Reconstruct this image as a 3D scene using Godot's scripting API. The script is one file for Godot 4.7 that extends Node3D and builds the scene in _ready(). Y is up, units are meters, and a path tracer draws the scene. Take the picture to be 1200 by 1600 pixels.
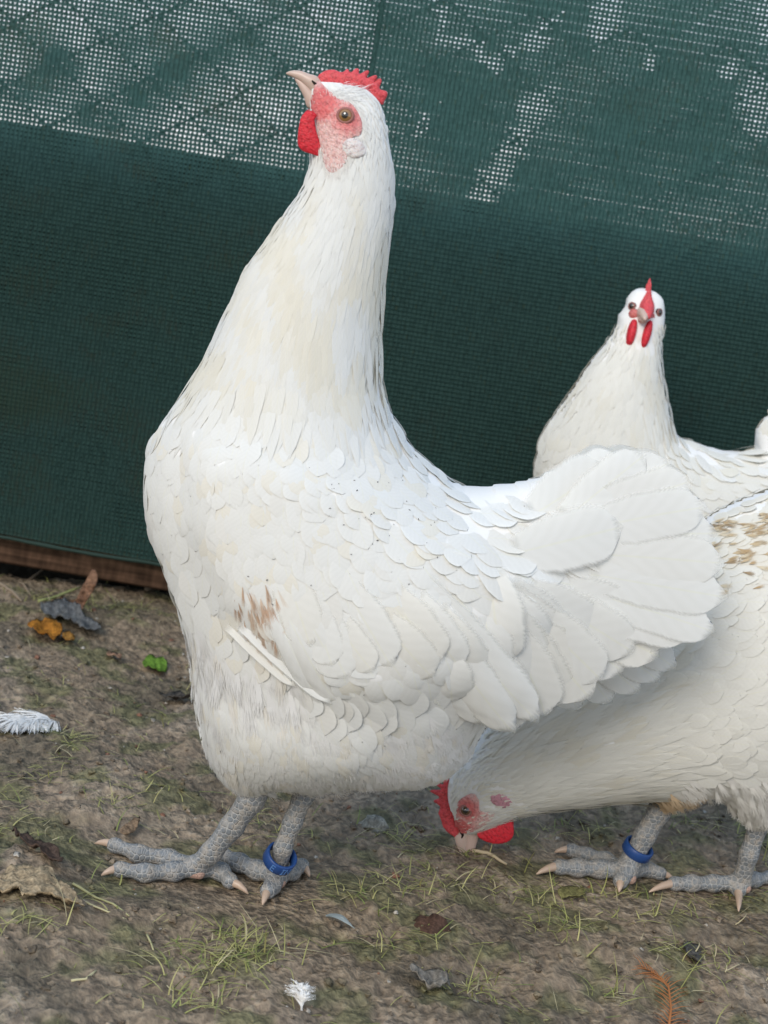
extends Node3D
# Three white hens on trodden mud in front of a green shade net.

const F := 2310.0                     # lens, in pixels of the 1200 x 1600 photograph
var cam_p := Vector3(0, 0.406, 0)
var cam_b := Basis()
var rng := RandomNumberGenerator.new()
var mats := {}
var tmpl := {}
var feet: Array = []                  # places where the ground lies level
var n_big := FastNoiseLite.new()
var n_mid := FastNoiseLite.new()
var n_fine := FastNoiseLite.new()
var used := {}
var crease_at := Vector3.ZERO         # one of the slanting folds where wires press the net

# ---------------------------------------------------------------- where things stand
func ray(x: float, y: float) -> Vector3:
	return cam_b * Vector3((x - 600.0) / F, (800.0 - y) / F, -1.0)
func on_z(x: float, y: float, z: float) -> Vector3:
	var r := ray(x, y)
	return cam_p + r * ((z - cam_p.z) / r.z)
func on_ground(x: float, y: float, h := 0.0) -> Vector3:
	var r := ray(x, y)
	return cam_p + r * ((h - cam_p.y) / r.y)
func gy(x: float, z: float) -> float:
	var k := 1.0
	for f in feet:
		var d := Vector2(x - f.x, z - f.z).length()
		k = minf(k, smoothstep(0.018, 0.06, d))
	var near := clampf(1.6 - absf(z + 1.0) * 0.2, 0.3, 1.0)
	var a := n_big.get_noise_2d(x, z) * 0.014 + n_mid.get_noise_2d(x, z) * 0.0075
	var f2 := n_fine.get_noise_2d(x, z)
	a += (absf(f2) * -0.0062 + 0.0015) + n_fine.get_noise_2d(x * 2.6 + 5.0, z * 2.6) * 0.0022
	return (a * k - 0.0012 * (1.0 - k)) * near
func ground_at(x: float, y: float, lift := 0.0) -> Vector3:
	var p := on_ground(x, y)
	return Vector3(p.x, gy(p.x, p.z) + lift, p.z)

# ---------------------------------------------------------------- nodes, names, metas
func numbered(called: String) -> String:
	if not used.has(called):
		used[called] = 0
		return called
	used[called] += 1
	return "%s_%03d" % [called, used[called]]
func meta(o: Node, label := "", category := "", group := "", kind := "") -> Node:
	if label: o.set_meta("label", label)
	if category: o.set_meta("category", category)
	if group: o.set_meta("group", group)
	if kind: o.set_meta("kind", kind)
	return o
func thing(called: String, at: Vector3) -> Node3D:
	var o := Node3D.new()
	o.name = numbered(called)
	add_child(o)
	o.position = at
	return o
# a mesh given in world coordinates, put under a node that stands elsewhere
func part(called: String, mesh: Mesh, m: Material, parent: Node3D = null) -> MeshInstance3D:
	var o := MeshInstance3D.new()
	o.mesh = mesh
	o.material_override = m
	o.cast_shadow = GeometryInstance3D.SHADOW_CASTING_SETTING_ON
	if parent == null:
		o.name = numbered(called)
		add_child(o)
	else:
		o.name = called
		parent.add_child(o, true)
		if parent.get_parent() == self and not (parent is MeshInstance3D):
			o.position = -parent.position
	return o
# one mesh as a thing: its node stands at the mesh's base
func solo(called: String, v: PackedVector3Array, idx: PackedInt32Array, m: Material, cols := PackedColorArray(), uv := PackedVector2Array()) -> MeshInstance3D:
	var c := Vector3.ZERO
	var low := 1e9
	for p in v:
		c += p
		low = minf(low, p.y)
	c /= maxf(1, v.size())
	c.y = low
	for i in v.size(): v[i] -= c
	var o := part(called, build(v, idx, cols, uv), m)
	o.position = c
	return o
func copies(called: String, mesh: Mesh, xf: Array, cols: Array, m: Material, parent: Node3D = null) -> MultiMeshInstance3D:
	var mm := MultiMesh.new()
	mm.transform_format = MultiMesh.TRANSFORM_3D
	mm.use_colors = true
	mm.mesh = mesh
	mm.instance_count = xf.size()
	for i in xf.size():
		mm.set_instance_transform(i, xf[i])
		mm.set_instance_color(i, cols[i])
	var o := MultiMeshInstance3D.new()
	o.multimesh = mm
	o.material_override = m
	if parent == null:
		o.name = numbered(called)
		add_child(o)
	else:
		o.name = called
		parent.add_child(o, true)
		o.position = -parent.position
	o.set_meta("kind", "stuff")
	return o

# ---------------------------------------------------------------- meshes
func build(v: PackedVector3Array, idx: PackedInt32Array, cols := PackedColorArray(), uv := PackedVector2Array()) -> ArrayMesh:
	var a := []
	a.resize(Mesh.ARRAY_MAX)
	a[Mesh.ARRAY_VERTEX] = v
	a[Mesh.ARRAY_INDEX] = idx
	if cols.size(): a[Mesh.ARRAY_COLOR] = cols
	if uv.size(): a[Mesh.ARRAY_TEX_UV] = uv
	var st := SurfaceTool.new()
	st.create_from_arrays(a)
	st.generate_normals()
	st.index()
	return st.commit()

# Silhouette blown up to a rounded body: solves lap(h) = -c inside the outline, half thickness = sqrt(h).
class Blow:
	var poly: PackedVector2Array
	var step: float
	var x0: float
	var y0: float
	var nx: int
	var ny: int
	var h: PackedFloat32Array
	var e: PackedFloat32Array
	var zs: PackedFloat32Array
	var ins: PackedByteArray
	func _init(p: PackedVector2Array, s: float, c := 2.0) -> void:
		poly = p
		step = s
		var lo := p[0]
		var hi := p[0]
		for q in p:
			lo = lo.min(q)
			hi = hi.max(q)
		x0 = lo.x - 2 * s
		y0 = lo.y - 2 * s
		nx = int((hi.x - x0) / s) + 4
		ny = int((hi.y - y0) / s) + 4
		h.resize(nx * ny)
		e.resize(nx * ny)
		zs.resize(nx * ny)
		zs.fill(1.0)
		ins.resize(nx * ny)
		var idx := PackedInt32Array()
		for j in ny:
			for i in nx:
				if Geometry2D.is_point_in_polygon(Vector2(x0 + i * s, y0 + j * s), p):
					ins[j * nx + i] = 1
					idx.append(j * nx + i)
		var w := 2.0 / (1.0 + sin(PI / (0.7 * maxi(nx, ny))))
		var b := c * s * s
		for it in int(1.1 * maxi(nx, ny)) + 12:
			for k in idx:
				h[k] += w * (0.25 * (h[k - 1] + h[k + 1] + h[k - nx] + h[k + nx] + b) - h[k])
	func z(x: float, y: float) -> float:
		var fx := clampf((x - x0) / step, 0, nx - 1.001)
		var fy := clampf((y - y0) / step, 0, ny - 1.001)
		var i := int(fx)
		var j := int(fy)
		fx -= i
		fy -= j
		var k := j * nx + i
		var a := (1 - fx) * (1 - fy)
		var b := fx * (1 - fy)
		var c := (1 - fx) * fy
		var d := fx * fy
		var hh := a * h[k] + b * h[k + 1] + c * h[k + nx] + d * h[k + nx + 1]
		var ss := a * zs[k] + b * zs[k + 1] + c * zs[k + nx] + d * zs[k + nx + 1]
		var ee := a * e[k] + b * e[k + 1] + c * e[k + nx] + d * e[k + nx + 1]
		return sqrt(maxf(hh, 0.0)) * ss + ee
	func nearest(q: Vector2) -> Vector2:
		var best := q
		var bd := 1e18
		for i in poly.size():
			var r := Geometry2D.get_closest_point_to_segment(q, poly[i], poly[(i + 1) % poly.size()])
			var d := r.distance_squared_to(q)
			if d < bd:
				bd = d
				best = r
		return best

# at: Callable(x, y, half thickness with its sign) -> world point
func blow_mesh(b: Blow, at: Callable, both := true, tint = null) -> Array:
	var v := PackedVector3Array()
	var idx := PackedInt32Array()
	var cols := PackedColorArray()
	var uv := PackedVector2Array()
	var fr := PackedInt32Array()
	var bk := PackedInt32Array()
	fr.resize(b.nx * b.ny)
	fr.fill(-1)
	bk.resize(b.nx * b.ny)
	bk.fill(-1)
	for j in range(1, b.ny - 1):
		for i in range(1, b.nx - 1):
			var k := j * b.nx + i
			var q := Vector2(b.x0 + i * b.step, b.y0 + j * b.step)
			if b.ins[k]:
				var zz := sqrt(maxf(b.h[k], 0)) * b.zs[k] + b.e[k]
				fr[k] = v.size()
				v.append(at.call(q.x, q.y, zz))
				if both:
					bk[k] = v.size()
					v.append(at.call(q.x, q.y, -zz))
			else:
				var near := false
				for dj in [-1, 0, 1]:
					for di in [-1, 0, 1]:
						if b.ins[k + dj * b.nx + di]: near = true
				if not near: continue
				q = b.nearest(q)
				fr[k] = v.size()
				bk[k] = v.size()
				v.append(at.call(q.x, q.y, 0.0))
			while uv.size() < v.size():
				uv.append(q / 100.0)
				if tint != null: cols.append(tint.call(q.x, q.y))
	for side in (2 if both else 1):
		var g := fr if side == 0 else bk
		for j in range(b.ny - 1):
			for i in range(b.nx - 1):
				var k := j * b.nx + i
				var c := [g[k], g[k + 1], g[k + b.nx + 1], g[k + b.nx]]
				var n := 0
				var hit := false
				for q in c:
					if q >= 0: n += 1
				for m in [k, k + 1, k + b.nx + 1, k + b.nx]:
					if b.ins[m]: hit = true
				if n < 3 or not hit: continue
				var t := []
				for q in c:
					if q >= 0: t.append(q)
				for m in range(1, t.size() - 1):
					if side == 0: idx.append_array([t[0], t[m], t[m + 1]])
					else: idx.append_array([t[0], t[m + 1], t[m]])
	return [v, idx, cols, uv]

func poly(a: Array) -> PackedVector2Array:
	var p := PackedVector2Array()
	for i in range(0, a.size(), 2): p.append(Vector2(a[i], a[i + 1]))
	return p
# the outline rounded by a closed Catmull-Rom curve
func smooth(a: Array, n := 4) -> PackedVector2Array:
	var p := poly(a)
	var out := PackedVector2Array()
	var m := p.size()
	for i in m:
		for k in n:
			out.append(p[i].cubic_interpolate(p[(i + 1) % m], p[(i - 1 + m) % m], p[(i + 2) % m], float(k) / n))
	return out

# a tube through points, each with a radius
func tube(pts: Array, rad: Array, sides := 8, cap := true) -> Array:
	var v := PackedVector3Array()
	var idx := PackedInt32Array()
	var uv := PackedVector2Array()
	var up := Vector3.UP
	var along := 0.0
	for i in pts.size():
		var d: Vector3 = (pts[mini(i + 1, pts.size() - 1)] - pts[maxi(i - 1, 0)]).normalized()
		if absf(d.dot(up)) > 0.95: up = Vector3.RIGHT
		var a := d.cross(up).normalized()
		var b := d.cross(a)
		up = -b if absf((-b).dot(d)) < 0.5 else up
		if i: along += pts[i].distance_to(pts[i - 1])
		for s in sides:
			var t := TAU * s / sides
			v.append(pts[i] + (a * cos(t) + b * sin(t)) * rad[i])
			uv.append(Vector2(float(s) / sides, along * 20.0))
		if i:
			for s in sides:
				var k := (i - 1) * sides + s
				var l := (i - 1) * sides + (s + 1) % sides
				idx.append_array([k, l, k + sides, l, l + sides, k + sides])
	if cap:
		var e := v.size()
		v.append(pts[0])
		v.append(pts[-1])
		uv.append(Vector2.ZERO)
		uv.append(Vector2.ONE)
		var q := (pts.size() - 1) * sides
		for s in sides:
			idx.append_array([e, (s + 1) % sides, s])
			idx.append_array([e + 1, q + s, q + (s + 1) % sides])
	return [v, idx, PackedColorArray(), uv]
func mk(a: Array) -> ArrayMesh:
	return build(a[0], a[1], a[2], a[3])
func join(list: Array) -> Array:
	var v := PackedVector3Array()
	var idx := PackedInt32Array()
	var cols := PackedColorArray()
	var uv := PackedVector2Array()
	for a in list:
		var o := v.size()
		v.append_array(a[0])
		for i in a[1]: idx.append(i + o)
		cols.append_array(a[2])
		uv.append_array(a[3])
	return [v, idx, cols, uv]

# tapered capsules joined smoothly and meshed as surface nets; each: [a, ra, b, rb]
func nets(caps: Array, cell: float, k: float) -> Array:
	var lo := Vector3(1e9, 1e9, 1e9)
	var hi := -lo
	for c in caps:
		for e in [[c[0], c[1]], [c[2], c[3]]]:
			lo = lo.min(e[0] - Vector3.ONE * (e[1] + 3 * cell))
			hi = hi.max(e[0] + Vector3.ONE * (e[1] + 3 * cell))
	var n := Vector3i(((hi - lo) / cell).ceil()) + Vector3i.ONE
	var f := PackedFloat32Array()
	f.resize(n.x * n.y * n.z)
	f.fill(1.0)
	var sy := n.x
	var sz := n.x * n.y
	for c in caps:
		var a: Vector3 = c[0]
		var b: Vector3 = c[2]
		var ra: float = c[1]
		var rb: float = c[3]
		var r := maxf(ra, rb) + k + 2 * cell
		var l := Vector3i(((a.min(b) - Vector3.ONE * r - lo) / cell).floor()).clamp(Vector3i.ZERO, n - Vector3i.ONE)
		var u := Vector3i(((a.max(b) + Vector3.ONE * r - lo) / cell).ceil()).clamp(Vector3i.ZERO, n - Vector3i.ONE)
		var ab := b - a
		var q := 1.0 / maxf(ab.length_squared(), 1e-12)
		for z in range(l.z, u.z + 1):
			for y in range(l.y, u.y + 1):
				var w := z * sz + y * sy
				for x in range(l.x, u.x + 1):
					var p := lo + Vector3(x, y, z) * cell - a
					var t := clampf(p.dot(ab) * q, 0, 1)
					var d := (p - ab * t).length() - lerpf(ra, rb, t)
					var o := f[w + x]
					var m := maxf(k - absf(o - d), 0.0) / k
					f[w + x] = minf(o, d) - m * m * k * 0.25
	var v := PackedVector3Array()
	var idx := PackedInt32Array()
	var id := {}
	var offs := [0, 1, sy, sy + 1, sz, sz + 1, sz + sy, sz + sy + 1]
	for z in n.z - 1:
		for y in n.y - 1:
			var w := z * sz + y * sy
			for x in n.x - 1:
				var g := w + x
				var f0 := f[g]
				if f0 > 4.0 * cell: continue
				var neg := 0
				for o in offs:
					if f[g + o] < 0: neg += 1
				if neg == 0 or neg == 8: continue
				var s := Vector3.ZERO
				var cnt := 0
				for ax in 3:
					var st: int = [1, 2, 4][ax]
					for o in 8:
						if o & st: continue
						var p := f[g + offs[o]]
						var r := f[g + offs[o | st]]
						if (p < 0) == (r < 0): continue
						var pos := Vector3(o & 1, (o >> 1) & 1, (o >> 2) & 1)
						pos[ax] += p / (p - r)
						s += pos
						cnt += 1
				id[g] = v.size()
				v.append(lo + (Vector3(x, y, z) + s / cnt) * cell)
	for g in id:
		for ax in 3:
			var st: int = [1, sy, sz][ax]
			var a2: int = [sy, sz, 1][ax]
			var a3: int = [sz, 1, sy][ax]
			if (f[g] < 0) == (f[g + st] < 0): continue
			if not (id.has(g - a2) and id.has(g - a3) and id.has(g - a2 - a3)): continue
			var q := [id[g], id[g - a2], id[g - a2 - a3], id[g - a3]]
			if f[g] < 0: idx.append_array([q[0], q[2], q[1], q[0], q[3], q[2]])
			else: idx.append_array([q[0], q[1], q[2], q[0], q[2], q[3]])
	return [v, idx, PackedColorArray(), PackedVector2Array()]

# ---------------------------------------------------------------- materials
func lin(r: float, g: float, b: float) -> Color:
	return Color(r, g, b).linear_to_srgb()
func mat(c: Color, rough := 0.8, spec := 0.5) -> StandardMaterial3D:
	var m := StandardMaterial3D.new()
	m.albedo_color = c
	m.roughness = rough
	m.metallic_specular = spec
	m.cull_mode = BaseMaterial3D.CULL_DISABLED
	return m
func tex(img: Image) -> ImageTexture:
	return ImageTexture.create_from_image(img)
func noise_img(kind: int, freq: float, oct: int, size: int, seed_: int, cell_ret := 0) -> Image:
	var n := FastNoiseLite.new()
	n.noise_type = kind
	n.frequency = freq
	n.fractal_octaves = oct
	n.fractal_type = FastNoiseLite.FRACTAL_FBM if oct > 1 else FastNoiseLite.FRACTAL_NONE
	n.cellular_return_type = cell_ret
	n.seed = seed_
	return n.get_seamless_image(size, size)
func ramp(img: Image, stops: Array) -> Image:
	var g := Gradient.new()
	g.offsets = PackedFloat32Array()
	g.colors = PackedColorArray()
	var o := PackedFloat32Array()
	var c := PackedColorArray()
	for s in stops:
		o.append(s[0])
		c.append(s[1])
	g.offsets = o
	g.colors = c
	var out := Image.create(img.get_width(), img.get_height(), false, Image.FORMAT_RGB8)
	for y in img.get_height():
		for x in img.get_width():
			out.set_pixel(x, y, g.sample(img.get_pixel(x, y).r))
	return out

func make_materials() -> void:
	# feather vane: slanting barbs on both sides of the shaft
	var barb := Image.create(256, 256, false, Image.FORMAT_RGB8)
	var soft := Image.create(256, 256, false, Image.FORMAT_RGBA8)
	var firm := Image.create(256, 256, false, Image.FORMAT_RGBA8)
	var nz := noise_img(FastNoiseLite.TYPE_SIMPLEX, 0.02, 3, 256, 5)
	rng.seed = 6
	var strand := []
	for k in 256: strand.append(rng.randf())
	for y in 256:
		for x in 256:
			var u := absf(x / 255.0 - 0.5) * 2.0
			var v := y / 255.0
			var w := nz.get_pixel(x, y).r
			var q := v - u * 0.3
			var s := 0.5 + 0.5 * sin(q * 190.0 + w * 1.5)
			var s2 := 0.5 + 0.5 * sin(q * 43.0 + w * 2.0)
			var shaft := clampf(1.0 - u * 16.0, 0, 1)
			var hgt := 0.35 * s + 0.35 * s2 + 0.6 * shaft
			barb.set_pixel(x, y, Color(hgt, hgt, hgt))
			var c := 0.988 + 0.012 * s2
			var st: float = strand[posmod(int(q * 90.0) + (128 if x > 127 else 0), 256)]
			var e := minf(1.0 - u, (1.0 - v) * 2.4)
			var so := smoothstep(0.0, 0.55, e + 0.22 * (st - 0.4))
			var fi := smoothstep(0.0, 0.22, e + 0.05 * (st - 0.3)) * smoothstep(0.0, 0.12, v)
			soft.set_pixel(x, y, Color(c, c, c * (0.99 - 0.03 * shaft), so))
			firm.set_pixel(x, y, Color(c, c, c * (0.99 - 0.03 * shaft), fi))
	barb.bump_map_to_normal_map(3.0)
	var m := mat(lin(0.845, 0.84, 0.828), 0.75, 0.3)
	m.vertex_color_use_as_albedo = true
	m.albedo_texture = tex(soft)
	m.normal_enabled = true
	m.normal_texture = tex(barb)
	m.normal_scale = 0.15
	m.backlight_enabled = true
	m.backlight = Color(0.66, 0.655, 0.64)
	mats.feather = m
	mats.firm_tex = tex(firm)
	for k in 6:
		var t: StandardMaterial3D = m.duplicate()
		t.vertex_color_use_as_albedo = false
		t.normal_scale = 0.10
		t.albedo_color = [lin(0.845, 0.84, 0.828), lin(0.845, 0.845, 0.84), lin(0.825, 0.812, 0.79), lin(0.84, 0.825, 0.795), lin(0.58, 0.40, 0.27), lin(0.70, 0.57, 0.46)][k]
		mats["soft%d" % k] = t.duplicate()
		t.albedo_texture = mats.firm_tex
		t.transparency = BaseMaterial3D.TRANSPARENCY_ALPHA
		mats["feather%d" % k] = t
	var d := mat(lin(0.845, 0.835, 0.82), 0.85, 0.2)
	d.vertex_color_use_as_albedo = true
	d.backlight_enabled = true
	d.backlight = Color(0.66, 0.65, 0.63)
	mats.down = d
	var body := mat(lin(0.80, 0.79, 0.77), 0.9, 0.15)
	mats.body = body
	# red skin: fine papillae
	var pap := noise_img(FastNoiseLite.TYPE_CELLULAR, 0.09, 1, 256, 3, FastNoiseLite.RETURN_DISTANCE)
	var papn: Image = pap.duplicate()
	papn.convert(Image.FORMAT_RGB8)
	papn.bump_map_to_normal_map(4.0)
	var redc := ramp(noise_img(FastNoiseLite.TYPE_SIMPLEX, 0.03, 4, 256, 8), [[0.0, Color(0.72, 0.62, 0.62)], [0.5, Color(1, 1, 1)], [1.0, Color(1, 0.92, 0.9)]])
	for k in 3:
		var s := mat([lin(0.66, 0.085, 0.10), lin(0.64, 0.028, 0.045), lin(0.58, 0.17, 0.16)][k], 0.5, 0.4)
		s.albedo_texture = tex(redc) if k == 0 else mats.skin0.albedo_texture
		s.normal_enabled = true
		s.normal_texture = tex(papn) if k == 0 else mats.skin0.normal_texture
		s.normal_scale = 0.7
		s.uv1_triplanar = true
		s.uv1_world_triplanar = false
		s.uv1_scale = Vector3.ONE * 38.0
		s.subsurf_scatter_enabled = true
		s.subsurf_scatter_strength = 0.12
		mats["skin%d" % k] = s
	mats.skin_v = mats.skin2.duplicate()
	mats.skin_v.albedo_color = Color.WHITE
	mats.skin_v.vertex_color_use_as_albedo = true
	mats.pinkskin = mats.skin2.duplicate()
	mats.pinkskin.albedo_color = lin(0.70, 0.42, 0.40)
	mats.lobe = mats.skin2.duplicate()
	mats.lobe.albedo_color = lin(0.72, 0.68, 0.66)
	mats.lobe2 = mats.skin2.duplicate()
	mats.lobe2.albedo_color = lin(0.60, 0.32, 0.38)
	# scaled shanks
	rng.seed = 8
	var cell := Image.create(512, 512, false, Image.FORMAT_RGB8)
	var leg := Image.create(512, 512, false, Image.FORMAT_RGB8)
	var seeds := []
	for k in 20 * 20:
		seeds.append(Vector2(rng.randf_range(0.18, 0.82) + (0.5 if (k / 20) % 2 else 0.0), rng.randf_range(0.25, 0.75)))
	for y in 512:
		for x in 512:
			var p := Vector2(x, y) * 20.0 / 512.0
			var ci := int(p.x)
			var cj := int(p.y)
			var d1 := 9.0
			var d2 := 9.0
			for dj in [-1, 0, 1]:
				for di in [-2, -1, 0, 1]:
					var sd: Vector2 = seeds[posmod(cj + dj, 20) * 20 + posmod(ci + di, 20)] + Vector2(ci + di, cj + dj)
					var dd := sd.distance_to(p)
					if dd < d1:
						d2 = d1
						d1 = dd
					elif dd < d2: d2 = dd
			var e := smoothstep(0.02, 0.30, d2 - d1)
			cell.set_pixel(x, y, Color(e, e, e))
			leg.set_pixel(x, y, Color(0.78, 0.775, 0.765).lerp(Color(0.52, 0.545, 0.565), e))
	var mott := noise_img(FastNoiseLite.TYPE_SIMPLEX, 0.012, 4, 512, 9)
	for y in 512:
		for x in 512:
			var q := mott.get_pixel(x, y).r
			var c := leg.get_pixel(x, y)
			c = c.lerp(Color(0.77, 0.72, 0.66), smoothstep(0.45, 0.72, q) * 0.6)
			leg.set_pixel(x, y, c)
	var lm := mat(Color(0.86, 0.855, 0.85), 0.55, 0.45)
	lm.albedo_texture = tex(leg)
	var cn: Image = cell.duplicate()
	cn.convert(Image.FORMAT_RGB8)
	cn.bump_map_to_normal_map(5.0)
	lm.normal_enabled = true
	lm.normal_texture = tex(cn)
	lm.normal_scale = 0.9
	lm.uv1_triplanar = true
	lm.uv1_scale = Vector3.ONE * 14.0
	mats.leg = lm
	mats.pad = mat(lin(0.44, 0.29, 0.23), 0.7, 0.3)
	mats.pad.normal_enabled = true
	mats.pad.normal_texture = lm.normal_texture
	mats.pad.uv1_triplanar = true
	mats.pad.uv1_scale = Vector3.ONE * 25.0
	mats.claw = mat(lin(0.48, 0.35, 0.26), 0.4, 0.5)
	mats.beak = mat(lin(0.54, 0.40, 0.335), 0.35, 0.5)
	mats.beak.subsurf_scatter_enabled = true
	mats.beak.subsurf_scatter_strength = 0.1
	mats.beak_low = mat(lin(0.54, 0.39, 0.33), 0.4, 0.5)
	mats.dark = mat(lin(0.02, 0.014, 0.012), 0.7, 0.3)
	var ey := mat(Color.WHITE, 0.06, 0.6)
	ey.vertex_color_use_as_albedo = true
	ey.clearcoat_enabled = true
	ey.clearcoat = 1.0
	ey.clearcoat_roughness = 0.03
	mats.eye = ey
	mats.lid = mat(lin(0.30, 0.13, 0.11), 0.6, 0.4)
	mats.band = mat(lin(0.014, 0.055, 0.20), 0.42, 0.5)
	mats.band_text = mat(lin(0.10, 0.22, 0.48), 0.5, 0.4)
	# mud
	var g1 := noise_img(FastNoiseLite.TYPE_SIMPLEX, 0.012, 6, 1024, 31)
	var g2 := noise_img(FastNoiseLite.TYPE_SIMPLEX, 0.035, 3, 1024, 77)
	var gi := Image.create(1024, 1024, false, Image.FORMAT_RGB8)
	var gh := Image.create(1024, 1024, false, Image.FORMAT_RGB8)
	for y in 1024:
		for x in 1024:
			var a := g1.get_pixel(x, y).r
			var b := g2.get_pixel(x, y).r
			var k := 0.80 + 0.42 * (a - 0.5) + 0.42 * (b - 0.5)
			gi.set_pixel(x, y, Color(k, k * 0.985, k * 0.965))
			var q := 0.55 * a + 0.45 * b
			gh.set_pixel(x, y, Color(q, q, q))
	var ghn: Image = gh.duplicate()
	ghn.bump_map_to_normal_map(14.0)
	var gm := mat(Color.WHITE, 0.66, 0.45)
	gm.vertex_color_use_as_albedo = true
	gm.albedo_texture = tex(gi)
	gm.normal_enabled = true
	gm.normal_texture = tex(ghn)
	gm.normal_scale = 1.0
	gm.uv1_triplanar = true
	gm.uv1_world_triplanar = true
	gm.uv1_scale = Vector3.ONE * 3.7
	mats.mud = gm
	mats.clod = gm.duplicate()
	mats.clod.albedo_color = Color.WHITE
	var gr := mat(Color.WHITE, 0.6, 0.4)
	gr.vertex_color_use_as_albedo = true
	gr.backlight_enabled = true
	gr.backlight = Color(0.3, 0.3, 0.15)
	mats.grass = gr
	# shade net tape
	var nm := mat(lin(0.118, 0.232, 0.210), 0.6, 0.08)
	nm.vertex_color_use_as_albedo = true
	nm.backlight_enabled = true
	nm.backlight = Color(1.2, 1.23, 1.21)
	mats.net = nm
	mats.hem = mat(lin(0.022, 0.042, 0.034), 0.7, 0.3)
	var wire := mat(lin(0.012, 0.03, 0.024), 0.5, 0.5)
	mats.wire = wire
	# weathered timber
	var wd := Image.create(512, 128, false, Image.FORMAT_RGB8)
	var wn := noise_img(FastNoiseLite.TYPE_SIMPLEX, 0.02, 4, 512, 4)
	for y in 128:
		for x in 512:
			var a := wn.get_pixel(x / 6, (y * 4) % 512).r
			var b := wn.get_pixel((x * 3 + 99) % 512, y).r
			var k := 0.55 + 0.6 * (a - 0.5) + 0.35 * (b - 0.5)
			wd.set_pixel(x, y, Color(k, k * 0.93, k * 0.86))
	var wm := mat(lin(0.36, 0.245, 0.19), 0.85, 0.25)
	wm.albedo_texture = tex(wd)
	wm.uv1_triplanar = true
	wm.uv1_scale = Vector3(2.5, 9.0, 2.5)
	mats.wood = wm
	var wall := mat(lin(0.05, 0.052, 0.05), 0.9, 0.2)
	wall.albedo_texture = gm.albedo_texture
	wall.uv1_triplanar = true
	wall.uv1_scale = Vector3.ONE * 2.0
	mats.wall = wall
	mats.dry = mat(Color.WHITE, 0.75, 0.3)
	mats.dry.vertex_color_use_as_albedo = true
	mats.dry.albedo_texture = gm.albedo_texture
	mats.dry.uv1_triplanar = true
	mats.dry.uv1_world_triplanar = true
	mats.dry.uv1_scale = Vector3.ONE * 9.0
	mats.dry.normal_enabled = true
	mats.dry.normal_texture = gm.normal_texture
	mats.dry.normal_scale = 0.6
	mats.dry.backlight_enabled = true
	mats.dry.backlight = Color(0.2, 0.18, 0.12)

# ---------------------------------------------------------------- feathers
# base at the origin, tip at y = 1, width 1 along x, upper side +z
func feather_mesh(kind: String, rows: int, cols: int, seed_: int, ragged := 0.02) -> ArrayMesh:
	rng.seed = seed_
	var v := PackedVector3Array()
	var uv := PackedVector2Array()
	var idx := PackedInt32Array()
	var side := rng.randf_range(-0.07, 0.07)
	for r in rows + 1:
		var t := float(r) / rows
		var w := 1.0
		match kind:
			"round":
				t = 1.0 - pow(1.0 - t, 1.5)
				w = lerpf(0.45, 1.0, smoothstep(0.0, 0.55, t)) if t < 0.62 else sqrt(maxf(0.0, 1.0 - pow((t - 0.62) / 0.38, 2.2)))
			"long":
				t = 1.0 - pow(1.0 - t, 1.4)
				w = lerpf(0.62, 1.0, smoothstep(0.0, 0.5, t)) if t < 0.72 else sqrt(maxf(0.0, 1.0 - pow((t - 0.72) / 0.28, 2.6)))
			"hackle":
				w = lerpf(0.6, 1.0, smoothstep(0.0, 0.4, t)) * pow(maxf(0.0, 1.0 - pow(t, 2.2)), 0.75)
		for c in cols + 1:
			var u := 2.0 * c / cols - 1.0
			var y := t - (rng.randf() * ragged * (2.0 if absf(u) > 0.9 else 1.0)) * smoothstep(0.3, 0.9, t)
			y -= 0.05 * u * u * smoothstep(0.0, 0.4, t) * (0.0 if t > 0.97 else 1.0)
			var x := u * 0.5 * w * (1.0 + rng.randf_range(-ragged, ragged) * 1.2) + side * sin(t * PI) * 0.5
			var z := 4.0 * t * (1.0 - t) - (0.2 if kind == "hackle" else 0.4) * w * w * u * u + 0.10 * rng.randf_range(-1, 1) * smoothstep(0.5, 1.0, t)
			v.append(Vector3(x, y, z))
			uv.append(Vector2(0.5 + 0.5 * u, t))
			if r and c:
				var k := r * (cols + 1) + c
				idx.append_array([k - cols - 2, k - 1, k - cols - 1, k - cols - 1, k - 1, k])
	return build(v, idx, PackedColorArray(), uv)
# downy tuft: soft strands that leave one root
func tuft_mesh(n: int, seed_: int, spread := 0.45, thick := 0.05) -> ArrayMesh:
	rng.seed = seed_
	var v := PackedVector3Array()
	var idx := PackedInt32Array()
	for s in n:
		var a := rng.randf_range(-spread, spread)
		var l := rng.randf_range(0.6, 1.0)
		var bend := rng.randf_range(-0.25, 0.25)
		var rise := rng.randf_range(-0.02, 0.10)
		for r in 5:
			var t := r / 4.0
			var x := (a * t + bend * t * t) * l
			var y := t * l * (1.0 - 0.15 * absf(a))
			var z := rise * sin(t * PI) + rng.randf_range(-0.01, 0.01)
			var w := thick * (1.0 - 0.85 * t)
			v.append(Vector3(x - w, y, z))
			v.append(Vector3(x + w, y, z + rng.randf_range(-0.02, 0.02)))
			if r:
				var k := v.size()
				idx.append_array([k - 4, k - 2, k - 3, k - 3, k - 2, k - 1])
	return build(v, idx)

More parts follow.
